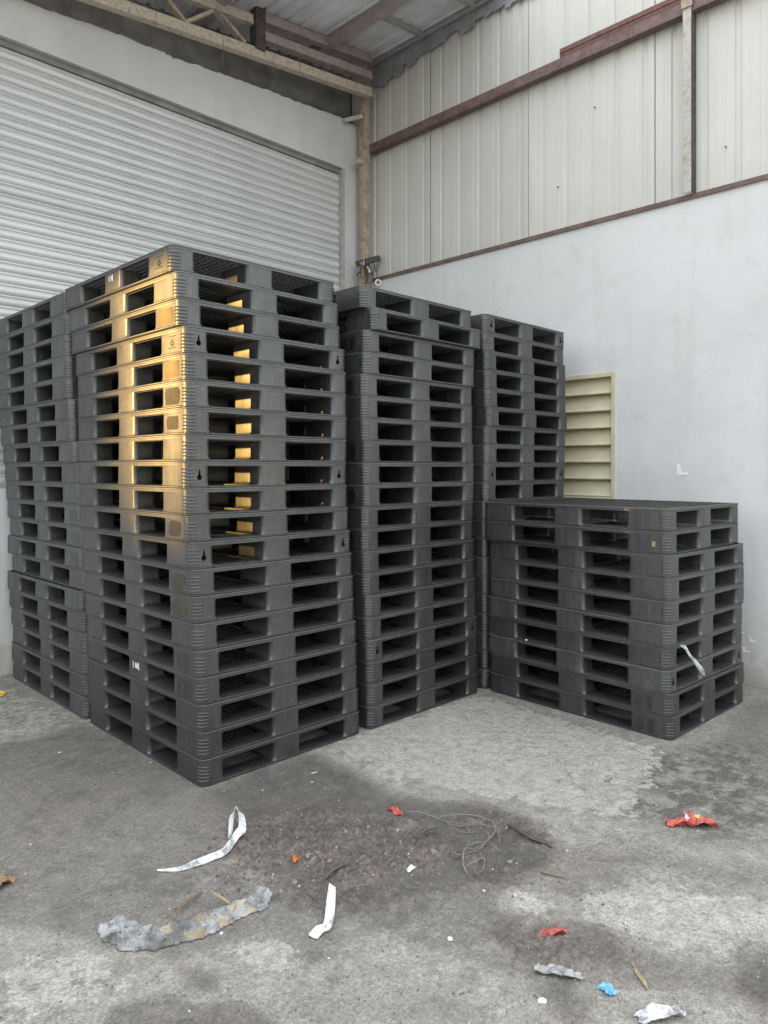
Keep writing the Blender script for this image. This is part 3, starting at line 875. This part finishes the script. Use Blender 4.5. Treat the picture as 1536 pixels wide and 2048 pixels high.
def ridges(m, i, j, box):
    x0, y0, x1, y1 = box; r = .044
    cx = x0 + r if i == 0 else x1 - r; cy = y0 + r if j == 0 else y1 - r
    a0 = {(0, 0): 180, (2, 0): 270, (2, 2): 0, (0, 2): 90}[(i, j)]
    for z in (.030, .049, .068, .087, .106):
        rs = []
        pts = []
        dirs = [a0 - 0] ; 
        # short straight run, arc, short straight run
        t0 = R(a0); t1 = R(a0 + 90)
        p0 = (cx + r * math.cos(t0), cy + r * math.sin(t0)); tg0 = (math.sin(t0), -math.cos(t0)); nn0 = (math.cos(t0), math.sin(t0))
        p1 = (cx + r * math.cos(t1), cy + r * math.sin(t1)); tg1 = (-math.sin(t1), math.cos(t1)); nn1 = (math.cos(t1), math.sin(t1))
        pts.append((p0[0] + tg0[0] * .012, p0[1] + tg0[1] * .012, nn0, .001))
        for k in range(7):
            t = R(a0 + 90 * k / 6); pts.append((cx + r * math.cos(t), cy + r * math.sin(t), (math.cos(t), math.sin(t)), .0052))
        pts.append((p1[0] + tg1[0] * .012, p1[1] + tg1[1] * .012, nn1, .001))
        for (x, y, nn, o) in pts:
            rs.append([(x - nn[0] * .003, y - nn[1] * .003, z - .0042), (x + nn[0] * o * .7, y + nn[1] * o * .7, z - .0038), (x + nn[0] * o, y + nn[1] * o, z),
                       (x + nn[0] * o * .7, y + nn[1] * o * .7, z + .0038), (x - nn[0] * .003, y - nn[1] * .003, z + .0042)])
        m.rings(rs)
def block_mesh(i, j, key=None):
    m, rad, box = block_parts(i, j)
    corner = i != 1 and j != 1
    if key is not None:
        body = m.build("tmp_body", [M['pallet'], M['hole']])
        c = MB(); pts = []
        for k in range(17):
            t = R(120 + 300.0 * k / 16); pts.append((key + .0155 * math.cos(t), .060 + .0155 * math.sin(t)))
        pts += [(key + .0035, .105), (key - .0035, .105)]
        c.rings([[(x, y, z) for x, z in pts] for y in (-.03, .05)])
        cut = c.build("tmp_cut", [M['hole'], M['hole']])
        md = body.modifiers.new("b", 'BOOLEAN'); md.object = cut; md.operation = 'DIFFERENCE'; md.solver = 'EXACT'
        bpy.context.view_layer.update()
        me = bpy.data.meshes.new_from_object(body.evaluated_get(bpy.context.evaluated_depsgraph_get()))
        bpy.data.objects.remove(body); bpy.data.objects.remove(cut)
        m = MB(); m.v = [tuple(v.co) for v in me.vertices]; m.f = [tuple(p.vertices) for p in me.polygons]
        m.m = [1 if (abs(p.center.y - .0018) > .004 and p.center.y < .052 and abs(p.center.x - key) < .0165 and .04 < p.center.z < .1052) else 0 for p in me.polygons]
    if corner: ridges(m, i, j, box)
    return m.mesh("block", [M['pallet'], M['hole']], smooth=35)
DECK, BASE = deck_mesh(), base_mesh()
BLK = {(i, j): block_mesh(i, j) for i in range(3) for j in range(3)}
KEYL = block_mesh(0, 0, .082); KEYR = block_mesh(2, 0, 1.118)

GROUP = "black plastic pallets stacked in the corner"
ORD = ["first","second","third","fourth","fifth","sixth","seventh","eighth","ninth","tenth"]
def pallet(x, y, z, rzz, label, tone, keys=False):
    r = empty("plastic_pallet", (x, y, z), rzz)
    tag(r, label, "pallet", GROUP)
    parts = [link_mesh("deck", DECK, r), link_mesh("base_frame", BASE, r)]
    for i in range(3):
        for j in range(3):
            me_ = BLK[(i, j)]
            if keys and j == 0 and i == 0: me_ = KEYL
            if keys and j == 0 and i == 2: me_ = KEYR
            parts.append(link_mesh("block", me_, r))
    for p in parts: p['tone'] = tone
    return r
def lab(k, n, where, extra=""):
    e = (" " + extra) if extra else ""
    if k == 0: return f"topmost black plastic pallet of the {where}{e}"
    if k == n - 1: return f"lowest black plastic pallet of the {where}{e}"
    if k < n / 2: return f"black plastic pallet{e}, {ORD[k]} from the top of the {where}"
    return f"black plastic pallet{e}, {ORD[n - 1 - k]} from the floor in the {where}"

O1 = [(-0.119,0.115),(-0.098,0.094),(-0.091,0.088),(-0.065,0.066),(-0.063,0.062),(-0.06,0.06),(-0.058,0.057),(-0.06,0.06),(-0.063,0.061),(-0.059,0.058),(-0.052,0.05),(-0.045,0.044),(-0.036,0.035),(-0.031,0.03),(-0.025,0.024),(-0.018,0.016),(-0.015,0.012),(-0.008,0.005),(-0.004,0.002),(-0.002,0.001)]
O2 = [(-0.032,0.032),(0.022,-0.02),(-0.017,0.016),(-0.019,0.018),(-0.028,0.027),(-0.026,0.025),(-0.023,0.022),(-0.016,0.014),(-0.017,0.016),(-0.015,0.014),(-0.024,0.022),(-0.024,0.022),(-0.019,0.018),(-0.018,0.016),(-0.01,0.008),(-0.009,0.007),(-0.002,0.0),(-0.002,-0.001),(0.0,-0.004),(0.0,-0.004)]
O3 = [(0.001,-0.002),(-0.002,0.002),(0.009,-0.01),(0.012,-0.013),(0.014,-0.015),(0.024,-0.024),(0.011,-0.012),(0.011,-0.012),(0.007,-0.009),(0.005,-0.007)] + [(.004, -.002)] * 10
O0 = [(-.10,.10),(-.092,.092),(-.094,.094),(-.09,.09),(-.088,.088),(-.075,.075),(-.07,.07),(-.055,.055),(-.040,.040),(-.033,.033),(-.026,.026),(-.016,.016),(-.025,.025),(-.002,.002),(-.025,.025),(-.013,.013),(-.005,.005),(0,0),(0,0),(0,0)]
O4 = [(-.030,-.020,-1.2),(-.028,-.020,-1.2),(-.026,-.030,-2.5),(-.022,-.031,-2.6),(-.020,-.029,-2.6),(-.026,-.019,-2.6),(-.018,-.012,-2.7),(-.018,-.012,-2.7),(-.008,-.026,-2.6),(.004,-.028,-1.9)]
P = {}
def stack(key, x0, y0, offs, where, keyed=(), tones=None, notes=None):
    n = len(offs)
    for k, o in enumerate(offs):
        rot = R(o[2]) if len(o) > 2 else R(random.uniform(-.25, .25))
        nt = (notes or {}).get(k, "")
        if k in keyed: nt = (nt + " with keyhole slots") if not nt else nt
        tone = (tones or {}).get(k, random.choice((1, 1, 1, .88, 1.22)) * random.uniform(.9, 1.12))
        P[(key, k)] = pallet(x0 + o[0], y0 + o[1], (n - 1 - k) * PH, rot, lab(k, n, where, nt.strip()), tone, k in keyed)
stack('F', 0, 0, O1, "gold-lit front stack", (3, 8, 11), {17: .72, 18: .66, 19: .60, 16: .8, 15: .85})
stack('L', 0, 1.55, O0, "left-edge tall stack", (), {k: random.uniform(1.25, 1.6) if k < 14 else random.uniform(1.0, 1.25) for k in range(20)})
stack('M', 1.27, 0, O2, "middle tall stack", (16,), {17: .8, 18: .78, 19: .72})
stack('B', 2.55, 0, O3, "louvre-side back stack", (0, 8))
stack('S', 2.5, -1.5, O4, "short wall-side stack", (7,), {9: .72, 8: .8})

# smooth patches and moulded marks on the end blocks
def patch(pk, y0, y1, z0, z1, mat, name="worn_sheen_patch", r=.02, wob=.12):
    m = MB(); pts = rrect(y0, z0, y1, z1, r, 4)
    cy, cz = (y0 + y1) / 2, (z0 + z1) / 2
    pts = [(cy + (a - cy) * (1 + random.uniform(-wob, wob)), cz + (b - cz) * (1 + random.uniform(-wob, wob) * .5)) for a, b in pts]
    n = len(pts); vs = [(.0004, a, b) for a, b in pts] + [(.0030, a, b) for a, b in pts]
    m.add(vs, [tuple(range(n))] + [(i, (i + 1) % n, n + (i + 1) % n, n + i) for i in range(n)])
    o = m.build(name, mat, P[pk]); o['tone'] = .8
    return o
patch(('F', 2), .070, .235, .022, .115, M['patch_gold_sheen'], wob=.0)
patch(('F', 4), .075, .245, .024, .118, M['patch_gold_sheen'], wob=.06)
patch(('F', 5), .085, .245, .020, .118, M['patch_brown_sheen'])
patch(('F', 6), .100, .230, .030, .108, M['patch_brown_sheen'])
patch(('F', 10), .090, .235, .026, .116, M['patch_brown_sheen'], r=.045)
patch(('F', 12), .090, .250, .022, .118, M['patch_brown_sheen'], r=.04)
patch(('F', 13), .085, .260, .022, .112, M['patch_brown_sheen'], r=.045)
patch(('F', 15), .090, .235, .020, .118, M['patch_dark'])
patch(('F', 16), .085, .245, .020, .118, M['patch_dark'])
for k in (5, 11, 12, 13, 10): patch(('L', k), .055, .175, .026, .112, M['patch_dark'], r=.035)
patch(('S', 8), .13, .26, .024, .116, M['patch_dark']); patch(('S', 9), .11, .27, .020, .116, M['patch_dark'])
for k in (2, 4, 7, 9, 11): patch(('M', k), .10, .25, .026, .114, M['patch_dark'], r=.035)
def moulded_mark(pk):
    m = MB()
    def bar(y, z, w, h_): m.box(-.0006, y - w/2, z - h_/2, .0022, y + w/2, z + h_/2)
    for y in (.115, .135, .150, .166, .185): bar(y, .106, .012, .005)
    for k in range(9):
        t = R(200 + 140 * k / 8.0); bar(.150 + .020 * math.cos(t), .078 + .024 * math.sin(t), .003, .007)
    bar(.143, .078, .003, .022); bar(.157, .078, .003, .022); bar(.150, .060, .012, .003)
    for y in (.112, .126, .140, .155, .170, .186): bar(y, .042, .010, .0045)
    o = m.build("moulded_mark", M['patch_dark'], P[pk]); o['tone'] = .6
moulded_mark(('F', 0)); moulded_mark(('F', 3))
def smear(pk, y, z, s, face='x'):
    m = MB()
    for q in range(4):
        yy = y + (q - 1.5) * s * random.uniform(.5, .9); w = s * random.uniform(.06, .38); h_ = s * random.uniform(.5, 1.1)
        pts = [(yy - w, z - h_), (yy + w * .6, z - h_ * .8), (yy + w, z + h_ * .3), (yy + w * .2, z + h_), (yy - w * .8, z + h_ * .5)]
        ap = (lambda a, b, d: (d, a, b)) if face == 'x' else (lambda a, b, d: (a, d, b))
        m.add([ap(a, b, -.0004) for a, b in pts] + [ap(a, b, .003) for a, b in pts], [tuple(range(5))] + [(i, (i + 1) % 5, 5 + (i + 1) % 5, 5 + i) for i in range(5)])
    m.build("paint_smear", M['chip'], P[pk])
smear(('F', 16), .745, .085, .030); smear(('F', 0), .76, .095, .022)
# small torn price sticker on the short stack, second from the top
m = MB(); m.box(-.0012, .085, .050, .0012, .107, .085); o = m.build("sticker", M['wood_pale'], P[('S', 1)])

# ------------------------------------------------------------------ litter
def lift(p, dz=.004): return Vector((p.x, p.y, gz(p.x, p.y) + dz))
def ribbon(name, pts, widths, mat, label, cat, twist=None, group=None, thick=.0012, loc=None, sub=4, crumple=0.0):
    """strip of film: pts = centre line, widths per point, twist = tilt of the strip (radians from lying flat)"""
    P3 = [Vector(p) for p in pts]; out = []; W = []; T = []
    tw = twist or [0] * len(P3)
    for i in range(len(P3) - 1):
        for k in range(sub):
            s = k / sub; p0 = P3[max(i-1,0)]; p1 = P3[i]; p2 = P3[i+1]; p3 = P3[min(i+2,len(P3)-1)]
            out.append(.5 * ((2*p1) + (p2-p0)*s + (2*p0-5*p1+4*p2-p3)*s*s + (3*p1-p0-3*p2+p3)*s**3))
            W.append(widths[i]*(1-s)+widths[i+1]*s); T.append(tw[i]*(1-s)+tw[i+1]*s)
    out.append(P3[-1]); W.append(widths[-1]); T.append(tw[-1])
    m = MB(); rs = []
    for i, p in enumerate(out):
        d = (out[min(i+1,len(out)-1)] - out[max(i-1,0)]).normalized()
        s = d.cross(Vector((0,0,1))); s = s.normalized() if s.length > 1e-4 else Vector((1,0,0))
        ax = s * math.cos(T[i]) + Vector((0,0,1)) * math.sin(T[i]); nn = ax.cross(d).normalized()
        ring_ = []
        for k in range(5):
            f = k / 4 - .5
            ring_.append(p + ax * f * W[i] + nn * (crumple * random.uniform(-1, 1) + .1 * W[i] * (f * f * 4 - .5)))
        rs.append(ring_ + [q_ + nn * thick for q_ in reversed(ring_)])
    m.rings(rs)
    c = sum(out, Vector()) / len(out); c.z = 0
    m.v = [tuple(Vector(v_) - c) for v_ in m.v]
    zmin = min(v_[2] for v_ in m.v)
    if loc is None:
        g = gz(c.x, c.y); m.v = [(x, y, z - zmin + g - .002) for x, y, z in m.v] if zmin < g - .004 else m.v
    o = m.build(name, mat, smooth=50, loc=c); tag(o, label, cat, group); return o
def crumpled(name, u, v, L_, W_, ang, hgt, mats, label, cat, seed, group=None, n=9, k=6, band=None, z=None, loc=None):
    rnd = random.Random(seed); m = MB(); p = loc or ground_at(u, v)
    g = gz(p.x, p.y) if loc is None else 0; vs = []; fs = []; ms = []
    for i in range(n):
        for j in range(k):
            a = i / (n - 1) - .5; b = j / (k - 1) - .5
            w = 1 - .55 * abs(a * 2) ** 2 * rnd.uniform(.3, 1)
            q_ = mnoise.noise((a * 5 + seed, b * 4, seed * .7)) 
            z_ = hgt * max(0.04, .45 + .9 * q_ + rnd.uniform(-.18, .18)) * (1 - .5 * abs(a * 2) ** 3)
            vs.append((a * L_ + rnd.uniform(-.04, .04) * L_, b * W_ * w + rnd.uniform(-.05, .05) * W_, z_ + g))
    ca, sa = math.cos(ang), math.sin(ang)
    vs = [(x * ca - y * sa, x * sa + y * ca, z_) for x, y, z_ in vs]
    nb = len(vs); vs += [(x, y, z_ - .0015) for x, y, z_ in vs]
    for i in range(n - 1):
        for j in range(k - 1):
            a0 = i * k + j; f_ = (a0, a0 + k, a0 + k + 1, a0 + 1)
            fs.append(f_); fs.append(tuple(nb + t_ for t_ in reversed(f_)))
            mi = 0
            if band: mi = band(i / (n - 1), j / (k - 1), rnd)
            ms += [mi, 0]
    m.add(vs, fs); m.m = ms
    o = m.build(name, mats, smooth=14, loc=(p.x, p.y, 0 if loc is None else p.z)); tag(o, label, cat, group); return o
def gang(u0, v0, u1, v1):
    a = ground_at(u0, v0); b = ground_at(u1, v1); return math.atan2(b.y - a.y, b.x - a.x)

G = lambda u, v, dz=.006: lift(ground_at(u, v), dz)
ribbon("plastic_strip", [G(462,1700,.05), G(466,1672,.085), G(480,1672,.075), G(484,1690,.04), G(474,1697,.03), G(450,1712,.02), G(420,1725,.014), G(392,1738,.008), G(355,1743,.006), G(314,1744,.006)],
       [.040,.048,.048,.044,.036,.032,.034,.036,.020,.008], [M['white']], "white plastic strip curled up at one end on the dirty floor", "plastic strip",
       [1.1,1.0,.9,.7,.6,.7,.5,.4,.5,.3])
ribbon("plastic_strip", [G(664,1806,.05), G(661,1830,.030), G(655,1858,.012), G(640,1866,.010), G(626,1880,.008)], [.030,.040,.034,.042,.040], [M['white'], M['grey_film']],
       "short folded white plastic strip on the floor right of the dirty cloth", "plastic strip", [.6,.5,.3,.1,.1], crumple=.001)
def dirty_cloth():
    pix = [(222,1852,.050),(240,1868,.066),(270,1880,.072),(310,1882,.060),(350,1872,.062),(395,1856,.070),(430,1842,.066),(462,1832,.050),(500,1815,.052),(525,1806,.060),(543,1806,.030)]
    n = 150; k = 17; cen = []
    for i in range(n):
        t = i / (n - 1) * (len(pix) - 1.0001); a = int(t); f = t - a; f = f * f * (3 - 2 * f)
        u, v, w = (pix[a][q] * (1 - f) + pix[a + 1][q] * f for q in range(3)); cen.append((ground_at(u, v), w))
    c = sum((p for p, w in cen), Vector()) / n
    vs = []; fs = []; ms = []
    for i, (p, w) in enumerate(cen):
        d = (cen[min(i + 1, n - 1)][0] - cen[max(i - 1, 0)][0]).normalized(); s_ = Vector((d.y, -d.x, 0))
        for j in range(k):
            b = j / (k - 1) - .5
            ww = w * (1 + .22 * mnoise.noise((i * .16, b * 1.5, 3.3)) + .14 * mnoise.noise((i * .6, b * 2.5, 8.3)))
            q_ = p + s_ * b * 2 * ww
            e = 1 - (abs(b) * 2) ** 3
            z = .006 + min(1, e * 1.6) * (.004 + .014 * max(0, mnoise.noise((q_.x * 8, q_.y * 8, 1.0)) + .2) + .030 * max(0, .16 - abs(mnoise.noise((q_.x * 13 + q_.y * 6, q_.y * 13, 5.0)))) * 4 + .008 * abs(mnoise.noise((q_.x * 40, q_.y * 40, 2.0))))
            vs.append((q_.x - c.x, q_.y - c.y, z + gz(q_.x, q_.y)))
    nb = len(vs); vs += [(x, y, z - .002) for x, y, z in vs]
    for i in range(n - 1):
        for j in range(k - 1):
            a0 = i * k + j; f_ = (a0, a0 + k, a0 + k + 1, a0 + 1)
            fs += [f_, tuple(nb + t_ for t_ in reversed(f_))]
            sd = 1 if mnoise.noise((i * .07, j * .25, 9.1)) > .18 and 50 < i < 122 else 0
            ms += [sd, 0]
    m = MB(); m.add(vs, fs); m.m = ms
    o = m.build("dirty_cloth", [M['cloth'], M['cloth_stain']], smooth=38, loc=(c.x, c.y, 0))
    tag(o, "long dirty grey crumpled cloth strip lying on the floor", "cloth")
dirty_cloth()
m = MB()
def stick(name, pts, r, mat, label, cat="stick", flat=.5, group=None):
    m = MB(); P_ = [Vector(p) for p in pts]; c = sum(P_, Vector()) / len(P_); c.z = 0
    m.tube([p - c for p in P_], r, 5 if cat == 'branch' else 4, taper=[.55] + [random.uniform(.75, 1.1) for _ in range(len(P_) - 2)] + [.35])
    o = m.build(name, mat, loc=c); tag(o, label, cat, group); return o
stick("wood_splinter", [G(333,1858,.045), G(352,1838,.038), G(376,1814,.022), G(404,1790,.008)], .010, M['wood'], "brown split wood splinter leaning across the dirty cloth")
stick("wood_splinter", [G(428,1800,.022), G(440,1814,.036), G(450,1826,.048), G(459,1837,.056)], .008, M['wood_pale'], "short yellow wood splinter resting on the dirty cloth")
stick("wood_stick", [G(1264,1935), G(1276,1957), G(1288,1972), G(1296,1986)], .0075, M['wood_pale'], "thin tan wooden stick lying right of the blue scrap")
stick("wood_stick", [G(1080,1752), G(1104,1756), G(1130,1760)], .006, M['wood'], "flat brown stick in the dirt below the tangled twine")
stick("dark_branch", [G(1016,1660,.012), G(1035,1672,.022), G(1062,1688,.016), G(1096,1698,.010), G(1104,1703,.01)], .012, M['bark'], "dark branch at the right end of the mud patch", "branch")
stick("dark_branch", [G(640,1778,.022), G(664,1764,.022), G(690,1750,.015), G(702,1746,.012)], .009, M['bark'], "short dark twig on the mud left of the twine", "branch")
stick("dark_branch", [G(830,1690,.02), G(850,1678,.03), G(878,1664,.02)], .010, M['bark'], "crooked dark twig in the mud under the red wrapper", "branch")
# tangled twine
tw = empty("twine_tangle", G(900, 1680, 0))
tag(tw, "tangle of pale dry twine on the mud patch", "twine")
def tw_strand(pix, r=.0042):
    r *= .72
    pts = [G(u, v, .014 + .010 * math.sin(i * 1.7)) - tw.location for i, (u, v) in enumerate(pix)]
    fine = []
    for i in range(len(pts) - 1):
        for k in range(5):
            s = k / 5; p0 = pts[max(i-1,0)]; p1 = pts[i]; p2 = pts[i+1]; p3 = pts[min(i+2,len(pts)-1)]
            fine.append(.5 * ((2*p1) + (p2-p0)*s + (2*p0-5*p1+4*p2-p3)*s*s + (3*p1-p0-3*p2+p3)*s**3))
    fine.append(pts[-1])
    m = MB(); m.tube(fine, r, 5); m.build("strand", M['twine'], tw, smooth=60)
tw_strand([(812,1630),(840,1634),(880,1644),(915,1655),(945,1658)])
tw_strand([(880,1640),(920,1640),(955,1645),(985,1652)])
tw_strand([(985,1656),(990,1672),(975,1688),(950,1700),(930,1716),(926,1738),(935,1752)], .0050)
tw_strand([(972,1690),(985,1700),(998,1708)], .0035)
tw_strand([(930,1698),(955,1696),(972,1690)], .0035)
tw_strand([(930,1742),(950,1734),(968,1728),(966,1742),(954,1758)], .0038)
tw_strand([(700,1788),(730,1788),(748,1776),(754,1762)], .0035)
tw_strand([(952,1740),(948,1750),(958,1760)], .003)
tw_strand([(960,1662),(978,1684),(962,1702),(938,1712),(918,1722),(905,1716)], .0036)
tw_strand([(940,1655),(965,1660),(992,1668),(1000,1690)], .0036)
tw_strand([(890,1646),(900,1662),(925,1670),(952,1668)], .003)
tw_strand([(905,1650),(930,1660),(940,1672)], .003)
# wrappers
crumpled("candy_wrapper", 790, 1625, .095, .042, gang(776, 1614, 806, 1636), .022, [M['red']], "small red wrapper beside the end of the twine", "wrapper", 3, "red wrappers on the floor")
crumpled("candy_wrapper", 1106, 1874, .115, .036, gang(1080, 1878, 1134, 1868), .026, [M['red']], "crushed red wrapper nearest the camera, on the dark stain", "wrapper", 8, "red wrappers on the floor")
def wr_band(i, j, r): return 1 if (.55 < i < .85 and .3 < j < .85) else (2 if (i < .45 and .4 < j < .8 and r.random() < .7) else 0)
crumpled("snack_wrapper", 1381, 1650, .24, .075, gang(1335, 1655, 1428, 1655), .050, [M['red'], M['yellow'], M['white']], "shiny red and yellow snack wrapper on the grey concrete", "wrapper", 12, "red wrappers on the floor", n=14, k=8, band=wr_band)
crumpled("blue_scrap", 1214, 1986, .060, .045, gang(1199, 1975, 1230, 1998), .018, [M['blue']], "torn blue plastic scrap near the front of the floor", "scrap", 21)
crumpled("grey_film", 1115, 1956, .165, .046, gang(1070, 1950, 1160, 1968), .022, [M['grey_film']], "crumpled grey plastic film in front of the blue scrap", "plastic film", 17, n=14)
crumpled("white_paper", 1322, 2036, .16, .060, gang(1275, 2046, 1365, 2028), .035, [M['white']], "crumpled white paper at the bottom edge of the picture", "paper", 25, n=12)
crumpled("brown_card", 2, 1768, .10, .09, .4, .035, [M['leaf']], "torn brown card scrap at the left picture edge", "card", 31)
crumpled("orange_scrap", 592, 1729, .035, .022, .3, .03, [M['orange']], "tiny orange scrap on the mud heap", "scrap", 33, n=6, k=5)
crumpled("grey_film", 822, 1742, .055, .03, .1, .016, [M['white']], "small torn pale film flake on the mud left of the twine", "plastic film", 37, n=7, k=5)
# yellow ring at the far left
p = ground_at(-3, 1391); rr = []
for k in range(16):
    t = 2 * math.pi * k / 16; c = Vector((math.cos(t) * .045, math.sin(t) * .045, .012 + gz(p.x, p.y))); rad = Vector((math.cos(t), math.sin(t), 0))
    rr.append([c + rad * math.cos(2*math.pi*j/6) * .011 + Vector((0, 0, 1)) * math.sin(2*math.pi*j/6) * .011 for j in range(6)])
m = MB(); m.rings(rr, closed=True); tag(m.build("plastic_ring", M['yellow'], loc=(p.x, p.y, 0), smooth=60), "yellow plastic ring on the floor at the left edge", "ring")
# film caught in the short stack
ribbon("film_ribbon", [(2.563,-1.560,.612),(2.585,-1.585,.600),(2.64,-1.592,.540),(2.70,-1.596,.500),(2.77,-1.598,.445),(2.83,-1.600,.400),(2.866,-1.598,.372)], [.012,.026,.020,.024,.040,.034,.012], [M['white']],
       "white torn film ribbon hanging from the right side of the short stack", "film ribbon", [1.2,1.3,1.0,1.3,1.2,1.0,1.2], loc=(0,0,0), crumple=.002)
crumpled("white_chip", 0, 0, .028, .018, .5, .016, [M['white']], "white chip lying on a ledge of the short stack", "chip", 41, n=5, k=4, loc=Vector((2.492, -.43, .4685)))
# pieces of stone
def stone_mesh(seed, mat, fl=.7):
    rnd = random.Random(seed); bm = bmesh.new(); bmesh.ops.create_icosphere(bm, subdivisions=2, radius=1)
    for v_ in bm.verts:
        q_ = 1 + .35 * mnoise.noise(v_.co * 1.3 + Vector((seed, 0, 0))) + .12 * mnoise.noise(v_.co * 3.1 + Vector((0, seed, 0)))
        v_.co = Vector((v_.co.x * q_, v_.co.y * q_ * .8, v_.co.z * q_ * fl))
    me = bpy.data.meshes.new("stone"); bm.to_mesh(me); bm.free(); me.materials.append(mat); return me
for (u, v, s, mat, lb, sd) in ((618,1724,.024,'stone',"grey stone beside the orange scrap on the mud",1),(636,1722,.013,'stone',"smaller grey stone right of the pair by the orange scrap",2),
      (510,1771,.015,'stone',"round grey-green pebble below the white strip",3),(650,1705,.026,'mudclod',"brown clod of mud at the top of the heap",4),(1084,2004,.020,'chip',"white stone chip near the bottom edge",5),
      (738,1670,.013,'chip',"white pebble on the mud left of the red wrapper",6),(443,1868,.011,'chip',"white bottle cap sized pebble at the edge of the cloth",7),(900,1882,.016,'chip',"flat cream chip on the bare concrete patch",8),
      (119,1506,.012,'chip',"white chip on the dark floor left of the tall front stack",9),(301,1524,.009,'chip',"tiny white chip next to the tall front stack",10),
      (629,1545,.012,'white',"white sliver on the floor right of the tall front stack",11),(624,1564,.009,'white',"white crumb just below the white sliver",12),(590,1768,.018,'stone',"grey pebble half sunk in the mud",13),
      (658,1735,.016,'stone',"tan pebble on the mud heap",14),(810,1703,.012,'stone',"pale pebble above the torn film flake",15),(1020,1726,.018,'stone',"grey flat stone below the dark branch",16),(968,1787,.010,'chip',"white crumb below the twine tangle",17)):
    p = ground_at(u, v); o = link_mesh("stone", stone_mesh(sd * 3.7, M[mat], .55), None, (p.x, p.y, gz(p.x, p.y) + s * .12)); o.scale = (s * .8, s * .8, s * .6); o.rotation_euler = (0, 0, sd)
    if sd == 11: o.scale = (.024, .007, .006); o.rotation_euler = (0, 0, -.25)
    o.data.shade_smooth() if sd in (7,) else None
    tag(o, lb, "stone", "stones and chips on the floor")
# loose grit: far too fine to count
def scatter(name, n, pick, smin, smax, mats, label, seed):
    rnd = random.Random(seed); m = MB()
    for _ in range(n):
        x, y, s = pick(rnd); s *= smin + (smax - smin) * rnd.random() ** 3
        z = gz(x, y); k = 5; a0 = rnd.random() * 6.28
        top = [(x + s * math.cos(a0 + 6.28 * i / k) * rnd.uniform(.3, .7), y + s * math.sin(a0 + 6.28 * i / k) * rnd.uniform(.3, .7), z + s * rnd.uniform(.4, .8)) for i in range(k)]
        bot = [(x + s * math.cos(a0 + 6.28 * i / k) * rnd.uniform(.8, 1.1), y + s * math.sin(a0 + 6.28 * i / k) * rnd.uniform(.8, 1.1), z - s * .3) for i in range(k)]
        m.rings([bot, top], m=rnd.choices(range(len(mats)), weights=[w for _, w in mats])[0])
    o = m.build(name, [M[a] for a, _ in mats]); tag(o, label, "grit", kind='stuff'); return o
def pick_view(rnd):
    u = rnd.uniform(-80, 1620); v = rnd.uniform(1480, 2090) if rnd.random() < .7 else rnd.uniform(1400, 1600)
    p = ground_at(u, v)
    while (p.x > -.05 and p.y > -.05) or (p.x > 2.42 and p.y > -1.65) or p.x > 4.1 or p.y > 3.1:
        u = rnd.uniform(-80, 1620); v = rnd.uniform(1480, 2090); p = ground_at(u, v)
    return p.x, p.y, 1.0
def pick_mud(rnd):
    p = ground_at(rnd.gauss(640, 120), rnd.gauss(1720, 44)); return p.x, p.y, 1.5
def pick_mud2(rnd):
    p = ground_at(rnd.gauss(800, 220), rnd.gauss(1715, 50)); return p.x, p.y, 1.2
scatter("loose_grit", 5200, pick_view, .0010, .0062, [('stone', 7), ('mudclod', 8), ('chip', .7)], "loose grit and crumbs strewn over the yard floor", 4)
scatter("mud_clods", 1100, pick_mud, .002, .0085, [('mudclod', 14), ('stone', 1.0), ('chip', .1)], "heap of broken mud clods and grit", 5)
scatter("mud_clods", 1500, pick_mud2, .0015, .0065, [('mudclod', 12), ('stone', 1.5), ('chip', .3)], "mud crumbs spread around the twine tangle", 6)
